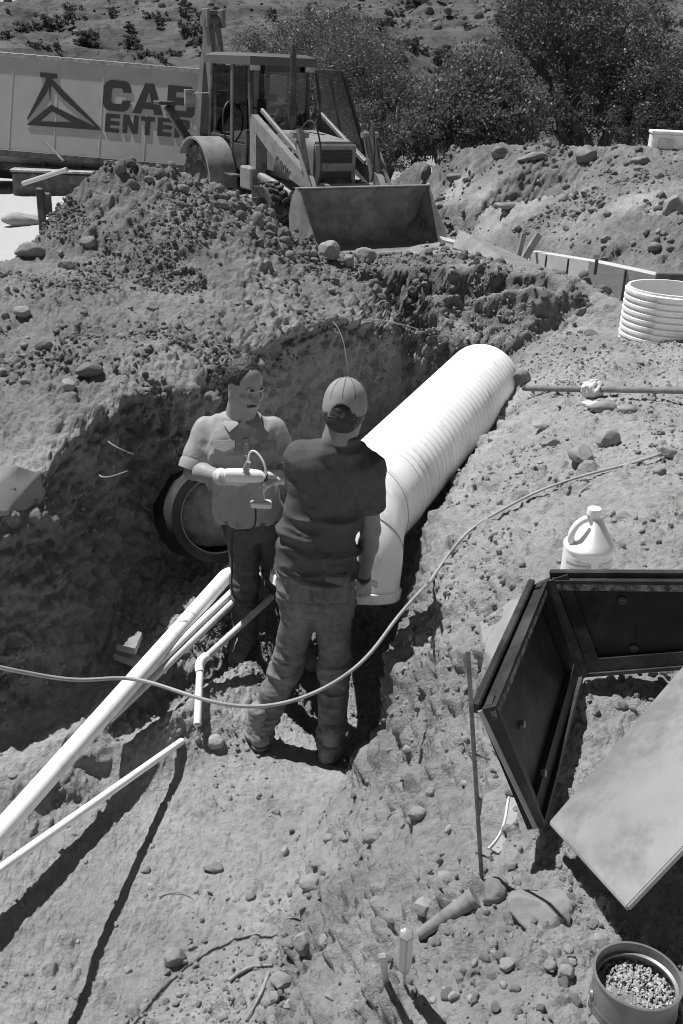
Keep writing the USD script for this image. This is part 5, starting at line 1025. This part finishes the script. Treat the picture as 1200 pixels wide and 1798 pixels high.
def folds(seed, amp, q, ztop=None, zone=None):
    def f(P):
        a = amp if zone is None else amp * zone(P)
        w = P + .03 * (np.stack([fbm(P * 9, 2, seed + 30 + j) for j in range(3)], -1) - .5)
        return -a * 1.1 * ((1 - np.abs(2 * noise(w * q, seed) - 1)) ** 2.6 - .25) - a * .55 * ((1 - np.abs(2 * noise(w * q * 1.9, seed + 3) - 1)) ** 2.4 - .25)
    return f
def boot(T, ankle, toe_dir, foot_z, L=.285):
    t = nrm([toe_dir[0], toe_dir[1], 0]); a = np.array([ankle[0], ankle[1], foot_z]); up = np.array([0, 0, 1.])
    b = Body(); b.rc(a + up * .17, a + up * .06, .052, .05, .02).rc(a + up * .045 - t * .035, a + up * .045 + t * .06, .045, .046, .02).rc(a + up * .045 + t * .05, a + up * .035 + t * (L - .1), .047, .04, .02).rc(a + up * .09, a + up * .055 + t * .1, .045, .04, .03)
    b.cut(a + up * .012, -up); b.disp = folds(5, .004, np.array([40, 40, 60.]))
    m = obj('boot', b.mesh(.0055), BOOT, T, smooth=True)
    s = Body(); lat = np.cross(up, t); s.rc(a + up * .012 - t * .04, a + up * .012 + t * .05, .046, .048, .01, up, .4).rc(a + up * .012 + t * .05, a + up * .012 + t * (L - .1), .05, .045, .01, up, .4).cut(a - up * .004, -up)
    obj('sole', s.mesh(.005), SOLE, m, smooth=True)
def head_frame(face, up=(0, 0, 1)): f = nrm(face); u_ = nrm(np.asarray(up) - f * np.dot(up, f)); return f, u_, np.cross(f, u_)   # forward, up, right hand side of the figure
def add_head(B, c, face, neck, sc=1.0, up=(0, 0, 1)):
    f, u_, s = head_frame(face, up); X = lambda a, b, d: c + (s * a + f * b + u_ * d) * sc; R = np.column_stack([s, f, u_])
    B.ell(X(0, -.012, .025), R, np.array([.076, .094, .092]) * sc, .02).ell(X(0, .028, -.035), R, np.array([.06, .066, .075]) * sc, .03).rc(X(-.02, .055, -.082), X(.02, .055, -.082), .024 * sc, None, .03).rc(X(-.045, .0, -.055), X(-.02, .06, -.085), .022 * sc, .02 * sc, .03).rc(X(.045, .0, -.055), X(.02, .06, -.085), .022 * sc, .02 * sc, .03)
    B.rc(X(0, .087, .012), X(0, .112, -.026), .0095 * sc, .0135 * sc, .012).rc(X(-.012, .098, -.03), X(.012, .098, -.03), .009 * sc, None, .008)       # nose
    B.rc(X(-.038, .077, .028), X(.038, .077, .028), .010 * sc, None, .016).rc(X(-.045, .066, -.018), X(-.03, .08, -.022), .016 * sc, None, .02).rc(X(.045, .066, -.018), X(.03, .08, -.022), .016 * sc, None, .02)
    for q in (-1, 1): B.ell(X(.031 * q, .094, .006), R, np.array([.017, .012, .010]) * sc, .01, 's')
    B.rc(X(-.02, .088, -.052), X(.02, .088, -.052), .0075 * sc, None, .008).rc(X(-.018, .087, -.064), X(.018, .087, -.064), .008 * sc, None, .008).rc(X(-.022, .096, -.0575), X(.022, .096, -.0575), .0028 * sc, None, .004, op='s')
    for q in (-1, 1):
        B.ell(X(.077 * q, -.008, -.002), R, np.array([.009, .019, .031]) * sc, .008).ell(X(.084 * q, -.004, .0), R, np.array([.006, .010, .018]) * sc, .005, 's')
    B.rc(X(0, -.022, -.05), neck, .057 * sc, .064, .03)
    return X, R
EYEW, EYED = mat('eye_white', .16, 0, rough=.2), mat('eye_dark', .03, 0, rough=.2)
def person_back():
    y = 3.88; J = lambda px, py, d=0: aty(px, py, y + d)
    T = thing('person', 'man seen from behind in dark t-shirt, jeans and cap, reaching down to the pipe', 'person')
    hd = J(606, 722, .0); nk = J(596, 772, -.02); face = nrm([.12, .93, -.28])
    shL, shR = J(528, 803, .02), J(645, 825, -.02); elR, wrR = J(651, 930, .03), J(639, 1012, .17); elL = shL + np.array([.0, .12, -.24]); wrL = elL + np.array([.16, .2, .03])
    chest = J(583, 850, .02); waist = J(560, 940, .0); pel = J(553, 1010, -.01)
    b = Body(); X, R = add_head(b, hd, face, nk + [0, .0, .0], .98)
    b.rc(nk, J(590, 800), .065, .07, .03).loft([(pel, .13, .09), (waist, .13, .085), (chest, .15, .09), (J(588, 800), .1, .07)], .05, .03)
    b.rc(shR, elR, .05, .042, .03).rc(elR, elR + (wrR - elR) * .35, .043, .044, .02).rc(elR + (wrR - elR) * .3, wrR, .043, .029, .02).rc(shL, elL, .05, .042, .03).rc(elL, wrL, .042, .03, .02); b.rc(chest, shR, .08, .05, .05).rc(chest, shL, .08, .05, .05)
    b.rc(wrR, wrR + nrm(wrR - elR) * .03, .028, .028, .01)
    obj('body', b.mesh(.0054), SKIN2, T, smooth=True)
    g1 = Body(); d = nrm([.05, .35, -.9]); hand(g1, wrR + nrm(wrR - elR) * .025, d, [-.2, .9, .3], -1, .45, glove=1.12, spread=.06); obj('glove', g1.mesh(.0034), GLOVE, T, smooth=True)
    g2 = Body(); hand(g2, wrL, [.6, .75, -.1], [.2, .1, -1], 1, .7, glove=1.1); obj('glove', g2.mesh(.0038), GLOVE, T, smooth=True)
    # wristband
    dd = nrm(wrR - elR); obj('wristband', tube(wrR - dd * np.array([.012, .008, -.012, -.016])[:, None], [.031, .034, .034, .031], 24), BLACKP, T, smooth=60)
    s = Body(); hem = J(554, 1000, -.01)
    s.loft([(hem - [0, 0, .0], .168, .118), (J(556, 965, -.01), .166, .117), (waist + [0, 0, .03], .163, .115), (J(570, 890, .01), .168, .115), (chest + [0, 0, .02], .178, .12), (J(586, 812), .165, .10), (J(590, 790), .1, .075)], .06, .04)
    s.rc(J(560, 802, .01), shL, .062, .066, .05).rc(J(612, 806), shR, .062, .064, .05).rc(shR, shR + (elR - shR) * .42, .062, .070, .03).rc(shL, shL + (elL - shL) * .45, .062, .068, .03).rc(nk - [0, 0, .03], nk + [0, 0, -.005], .082, .07, .03)
    s.cut(shR + (elR - shR) * .52, elR - shR) if False else None
    zw = float(waist[2])
    s.disp = folds(21, .017, np.array([4.5, 4.5, 11.]), zone=lambda P: .3 + 1.3 * smooth01(fbm(P / .16, 2, 77), .3, .65) * smooth01(P[:, 2], zw + .26, zw + .02) + .6 * smooth01(np.abs(P[:, 0] - shR[0]), .1, .05) * smooth01(P[:, 2], zw + .2, zw + .3))
    ts = obj('t_shirt', s.mesh(.0068), TEE, T, smooth=True); dd = nrm(elR - shR); c = shR + (elR - shR) * .42 + dd * .045
    obj('sleeve_hem', hollow(c + dd * np.array([-.05, -.02, .012])[:, None], [.062, .073, .072], .06, 26), TEE, ts, smooth=60)
    p = Body(); hL, hR = J(533, 1052, -.01), J(585, 1055, .0); kL, kR = J(503, 1170, .05), J(588, 1175, .04); aL, aR = J(456, 1282, .0), J(582, 1302, -.04)
    p.loft([(J(556, 1066, -.005), .158, .112), (pel, .166, .12), (J(555, 985, -.005), .158, .112)], .05, .03, 2.3)
    p.rc(J(528, 1036, -.03), J(530, 1058, -.03), .085, .08, .04).rc(J(586, 1038, -.03), J(586, 1060, -.03), .085, .08, .04)
    for h_, k_, a_ in ((hL, kL, aL), (hR, kR, aR)): p.rc(h_, k_, .086, .064, .035).rc(k_, k_ + (a_ - k_) * .45, .064, .06, .03).rc(k_ + (a_ - k_) * .4, a_, .06, .064, .03)
    kz, az = (kL[2] + kR[2]) / 2, (aL[2] + aR[2]) / 2
    p.disp = folds(33, .013, np.array([7, 7, 21.]), zone=lambda P: .25 + .9 * smooth01(np.abs(P[:, 2] - kz), .2, .04) + .9 * smooth01(P[:, 2], az + .2, az + .05) + .4 * smooth01(np.abs(P[:, 2] - hL[2]), .14, .03))
    tr = obj('jeans', p.mesh(.007), DENIM, T, smooth=True)
    obj('belt', tube(np.array([J(555, 992, -.005) + v for v in ((0, 0, -.016), (0, 0, -.014), (0, 0, .014), (0, 0, .016))]), [.1, .1, .1, .1], 20, False) if False else MB().add(Body().loft([(J(555, 1000, -.005), .163, .117), (J(555, 986, -.005), .163, .117)], .05, 0).mesh(.006)), mat('belt', .05, .3, 20, rough=.7), T, smooth=True)
    for sx, lab in ((-1, 0), (1, 0)):
        c = J(528 if sx < 0 else 590, 1036, -.13); obj('back_pocket', MB().box(c + [0, .024, 0], (.118, .05, .13), frame((1, .1 * sx, 0), (0, .12, 1)), .02), DENIM, tr)
    for h_, k_, a_, td in ((hL, kL, aL, (-.25, 1)), (hR, kR, aR, (.35, 1))): boot(T, a_ + [0, -.01, 0], td, gz(a_[0], a_[1]) + .005)
    # hair under the cap, cap with crown, mesh back, strap and peak
    hr = Body(); hr.ell(X(0, -.03, .0), R, (.081, .085, .082), .01).ell(X(0, -.065, -.04), R, (.062, .045, .045), .02).cut(X(0, .03, 0), R[:, 1]); hr.disp = folds(8, .0035, np.array([90., 90, 40]))
    obj('hair', hr.mesh(.005), HAIR, T, smooth=True)
    cp = Body(); cp.ell(X(0, -.008, .036), R, (.089, .108, .104), .0).ell(X(0, -.02, .0), R, (.086, .094, .08), .02).cut(X(0, 0, .008), -(R[:, 2] - .32 * R[:, 1])).ell(X(0, -.1, -.008), R, (.040, .034, .042), .004, 's'); cm = cp.mesh(.004); hat = obj('cap', cm, CAPM, T, smooth=50)
    obj('cap_opening', Body().ell(X(0, -.074, .0), R, (.042, .034, .046), 0).mesh(.004), HAIR, hat, smooth=True)
    obj('cap_band', MB().tube([X(.087 * math.sin(a_), -.010 + .102 * math.cos(a_), .012 + .032 * math.cos(a_)) for a_ in np.linspace(-2.5, 2.5, 30)], .005, 8), CAPM2, hat)
    obj('cap_strap', MB().tube([X(a_, -.016 - .094 * math.sqrt(max(0, 1 - (a_ / .09) ** 2)), -.022) for a_ in np.linspace(-.055, .055, 9)], .0075, 8), CAPM2, hat)
    obj('cap_button', MB().lathe([(0, .005), (.007, .004), (.009, 0)], 12, mat4(R, X(0, -.008, .139))), CAPM, hat)
    for q in (-.6, 0, .6): obj('cap_seam', MB().tube([X(.089 * math.sin(q) * math.sin(a_), -.008 - .108 * math.cos(q) * math.sin(a_), .045 + .1045 * math.cos(a_) - .009) for a_ in np.linspace(.05, 1.4, 12)], .003, 6), CAPM2, hat)
    pk = np.array([X(a_, .075 + .085 * math.cos(a_ / .085 * 1.25), .026 - .02 * math.cos(a_ / .085 * 1.2)) for a_ in np.linspace(-.078, .078, 13)]); bk = np.array([X(a_, .07, .03) for a_ in np.linspace(-.078, .078, 13)])
    obj('cap_peak', trimesh.convex.convex_hull(np.vstack([pk, bk, pk + R[:, 2] * .005, bk + R[:, 2] * .005])), CAPM, hat, smooth=40)
person_back()
def person_front():
    y = 4.58; J = lambda px, py, d=0: aty(px, py, y + d)
    T = thing('person', 'man with a moustache in pale short sleeved shirt holding a power tool', 'person')
    hd = J(431, 677, -.03); nk = J(424, 722, .03); face = nrm([.64, -.70, -.34]); yaw = .22
    shR, shL = J(362, 757, .03), J(480, 757, .08); elR, wrR = J(340, 826, -.04), J(392, 838, -.22); elL, wrL = J(503, 824, .03), J(498, 838, -.18)
    chest, waist, pel = J(421, 795, .02), J(432, 862, .02), J(443, 902, .03)
    b = Body(); X, R = add_head(b, hd, face, nk, 1.0, (.05, -.05, 1))
    b.rc(nk, J(421, 750, .03), .066, .08, .03).loft([(pel, .13, .09), (waist, .14, .09), (chest, .16, .1), (J(420, 752, .03), .11, .075)], yaw, .03).rc(chest, shR, .08, .05, .05).rc(chest, shL, .08, .05, .05)
    b.rc(shR, elR, .053, .046, .03).rc(elR, elR + (wrR - elR) * .35, .045, .046, .02).rc(elR + (wrR - elR) * .3, wrR, .045, .031, .02).rc(shL, elL, .053, .046, .03).rc(elL, elL + (wrL - elL) * .35, .045, .045, .02).rc(elL + (wrL - elL) * .3, wrL, .045, .031, .02)
    bm = obj('body', b.mesh(.0052), SKIN, T, smooth=True)
    for q in (-1, 1):
        e = obj('eye', trimesh.creation.icosphere(2, .0105).apply_translation(X(.031 * q, .0765, .003)), EYEW, T, smooth=True); obj('iris', trimesh.creation.icosphere(2, .005).apply_translation(X(.031 * q + .001, .0832, .0015)), EYED, e, smooth=True)
        obj('eyebrow', MB().tube(spline([X(.013 * q, .0855, .030), X(.031 * q, .084, .033), X(.046 * q, .0715, .026)], 8), [.003, .0045, .0055, .0055, .005, .0045, .0035, .002], 8), HAIR, T, smooth=True)
    ms = Body(); ms.rc(X(-.003, .1, -.043), X(-.028, .086, -.055), .009, .006, .004).rc(X(.003, .1, -.043), X(.028, .086, -.055), .009, .006, .004); ms.disp = folds(4, .003, np.array([120., 120, 40])); obj('moustache', ms.mesh(.0028), HAIR, T, smooth=True)
    hr = Body(); hr.ell(X(0, -.026, .03), R, (.083, .09, .094), .01).cut(X(0, .034, .0), R[:, 1]).cut(X(0, -.03, -.055), -R[:, 2]); hr.ell(X(0, .088, .05), R, (.05, .06, .048), .01, 's').ell(X(.09, -.0, -.012), R, (.03, .026, .038), .01, 's').ell(X(-.09, .0, -.012), R, (.03, .026, .038), .01, 's'); hr.disp = folds(9, .004, np.array([85., 85, 45])); obj('hair', hr.mesh(.0042), HAIR, T, smooth=True)
    s = Body(); s.loft([(J(442, 905, .03), .168, .115), (waist, .168, .116), (J(425, 830, .02), .174, .12), (chest + [0, 0, .02], .184, .126), (J(420, 766, .03), .172, .105), (J(420, 750, .03), .12, .085), (J(421, 735, .03), .075, .07)], yaw, .04)
    s.rc(J(400, 742, .04), shR, .05, .058, .05).rc(J(442, 742, .06), shL, .05, .058, .05).rc(shR, shR + (elR - shR) * .66, .060, .071, .03).rc(shL, shL + (elL - shL) * .66, .060, .071, .03)
    s.rc(J(424, 728, -.11), J(428, 775, -.17), .035, .012, .012, op='s'); zc = float(chest[2])
    s.disp = folds(41, .014, np.array([12, 12, 5.]), zone=lambda P: .5 + .7 * smooth01(P[:, 2], zc + .05, zc - .12)); sh = obj('shirt', s.mesh(.0068), SHIRT, T, smooth=True)
    for a_, e_ in ((shR, elR), (shL, elL)):
        dd = nrm(e_ - a_); c = a_ + (e_ - a_) * .66 + dd * .05; obj('sleeve_cuff', hollow(c + dd * np.array([-.05, -.022, .016])[:, None], [.066, .079, .078], .064, 26), SHIRT, sh, smooth=60)
    # collar, placket, pockets, buttons
    vs = np.asarray(sh.GetAttribute('points').Get()); 
    fw = np.array([math.sin(yaw), -math.cos(yaw), 0.]); rt = np.array([math.cos(yaw), math.sin(yaw), 0.]); kd = cKDTree(vs)
    def on(px, py, off=.001): # on the cloth of the chest under a measured pixel
        d = ray(px, py); t = np.arange(3.6, 5.6, .004); P = CAM + d * t[:, None]; q, i = kd.query(P); k = int(np.argmax(q < .008)) if (q < .008).any() else int(np.argmin(q)); return P[k] + fw * off
    def flapmesh(pts, thick=.006):
        P = np.array([on(*p) for p in pts]); return trimesh.convex.convex_hull(np.vstack([P + fw * .001, P + fw * thick]))
    for pts in ([(404, 716), (392, 742), (402, 757), (424, 738)], [(440, 716), (458, 726), (456, 752), (432, 742)]): obj('collar', flapmesh(pts, .012), SHIRT, sh)
    for pts in ([(374, 774), (412, 771), (413, 785), (394, 793), (375, 786)], [(455, 777), (481, 772), (482, 784), (470, 792), (456, 788)]): obj('pocket_flap', flapmesh(pts, .004), SHIRT, sh)
    for pts in ([(376, 788), (411, 786), (411, 815), (378, 815)], [(457, 788), (481, 786), (480, 815), (458, 818)]): obj('pocket', flapmesh(pts, .0025), SHIRT, sh)
    obj('placket', MB().add(trimesh.convex.convex_hull(np.vstack([[on(426, 770) + fw * .004, on(436, 770) + fw * .004, on(429, 815) + fw * .005, on(440, 815) + fw * .005, on(426, 770), on(440, 815)]]))), SHIRT, sh)
    for py in (778, 800, 822): obj('button', MB().lathe([(0, .003), (.005, .002), (.006, 0)], 12, mat4(frame((0, 0, 1), fw), on(433, py, .009))), WHITE, sh)
    p = Body(); hR, hL = J(426, 925, .02), J(468, 925, .08); kR, kL = J(431, 1025, -.02), J(487, 1012, .12); aR, aL = J(427, 1128, -.02), J(520, 1105, .16)
    p.loft([(J(446, 935, .04), .158, .108), (pel, .158, .108), (J(440, 888, .03), .15, .1)], yaw, .03, 2.3)
    for h_, k_, a_ in ((hR, kR, aR), (hL, kL, aL)): p.rc(h_, k_, .086, .066, .035).rc(k_, a_, .064, .065, .03)
    kz, az = float(kR[2]), float(aR[2]); p.disp = folds(53, .011, np.array([8, 8, 18.]), zone=lambda P: .3 + .8 * smooth01(np.abs(P[:, 2] - kz), .18, .04) + 1.0 * smooth01(P[:, 2], az + .2, az + .05)); obj('jeans', p.mesh(.007), DENIM2, T, smooth=True)
    boot(T, aR + [0, .02, 0], (-.1, -1), gz(aR[0], aR[1]) + .004); boot(T, aL, (.55, -.8), gz(aL[0], aL[1]))
    # power tool: motor body, collet, jaw, side grip, trigger guard, flex
    t0, t1 = J(402, 834, -.27), J(464, 837, -.25); ax = nrm(t1 - t0)
    P = thing('power_tool', 'white bodied electric power tool held in both gloved hands of the moustached man', 'tool')
    TW = mat('tool_white', .6, .05, 8, rough=.4, dirt=.42, dirt_lo=.55, dirt_hi=.75); TG = mat('tool_grey', .24, .15, 8, rough=.5)
    L = np.linalg.norm(t1 - t0); q = np.array([-.02, -.012, .03, .1, .135, .15]) * (L / .15)
    obj('motor_body', tube(t0 + ax * q[:, None], [.02, .03, .034, .034, .03, .022], 28), TW, P, smooth=50)
    obj('collet', tube(t1 + ax * np.array([0, .004, .012, .016])[:, None], [.022, .024, .024, .018], 20), BLACKP, P, smooth=40); obj('spindle', tube(t1 + ax * np.array([.012, .05, .06])[:, None], [.012, .012, .008], 16), CHROME, P, smooth=40)
    gp = t0 + ax * L * .75; obj('grip', MB().hull([gp + ax * a_ + np.array([0, c_, -d_]) for a_ in (-.035, .035) for c_ in (-.022, .022) for d_ in (.02, .06)] + [gp + ax * a_ + np.array([0, c_, -.13]) for a_ in (-.0, .045) for c_ in (-.017, .017)]), TG, P, smooth=40)
    obj('trigger', MB().box(gp + ax * .042 - [0, 0, .05], (.02, .018, .04), frame((0, 1, 0), ax), .005), BLACKP, P); obj('battery_foot', MB().box(gp + ax * .028 - [0, 0, .14], (.1, .055, .03), np.column_stack([ax, nrm(np.cross([0, 0, 1], ax)), (0, 0, 1)]), .008), TW, P)
    obj('side_handle', MB().tube([t0 + ax * L * .5, t0 + ax * L * .5 + [0, -.03, .05], t0 + ax * L * .52 + [.01, -.035, .085]], [.012, .014, .012], 14), TG, P, smooth=50)
    obj('front_loop', MB().tube(spline([t1 + [.0, -.02, .0], t1 + [-.005, -.0, .075], t1 + [-.055, .03, .115], t1 + [-.075, .02, .06]], 20), .0055, 10), TW, P, smooth=60)
    c0 = gp - [0, 0, .15]; obj('power_cord', MB().tube(spline([c0, c0 + [-.02, -.02, -.12], J(411, 935, -.16), J(408, 1000, -.18), J(414, 1050, -.14), J(445, 1068, -.1), J(460, 1050, -.05)], 60), .0045, 8), BLACKP, P, smooth=60)
    g1 = Body(); dR = nrm(wrR - elR) ; hand(g1, wrR + dR * .01, nrm(t0 + [.02, -.02, -.012] - wrR + ax * .06), [.1, .75, .35], 1, .62, glove=1.22, thumb_in=.8); obj('glove', g1.mesh(.0034), GLOVE, T, smooth=True)
    obj('glove_cuff', tube(wrR - dR * np.array([.03, .026, -.012, -.02])[:, None], [.036, .042, .04, .034], 24), GLOVE, T, smooth=60)
    g2 = Body(); dL = nrm(t1 + ax * .0 + [.0, -.01, -.01] - wrL); hand(g2, wrL, dL, [-.3, .3, -.8], 1, .8, glove=1.2, thumb_in=.8); obj('glove', g2.mesh(.0034), GLOVE, T, smooth=True)
person_front()
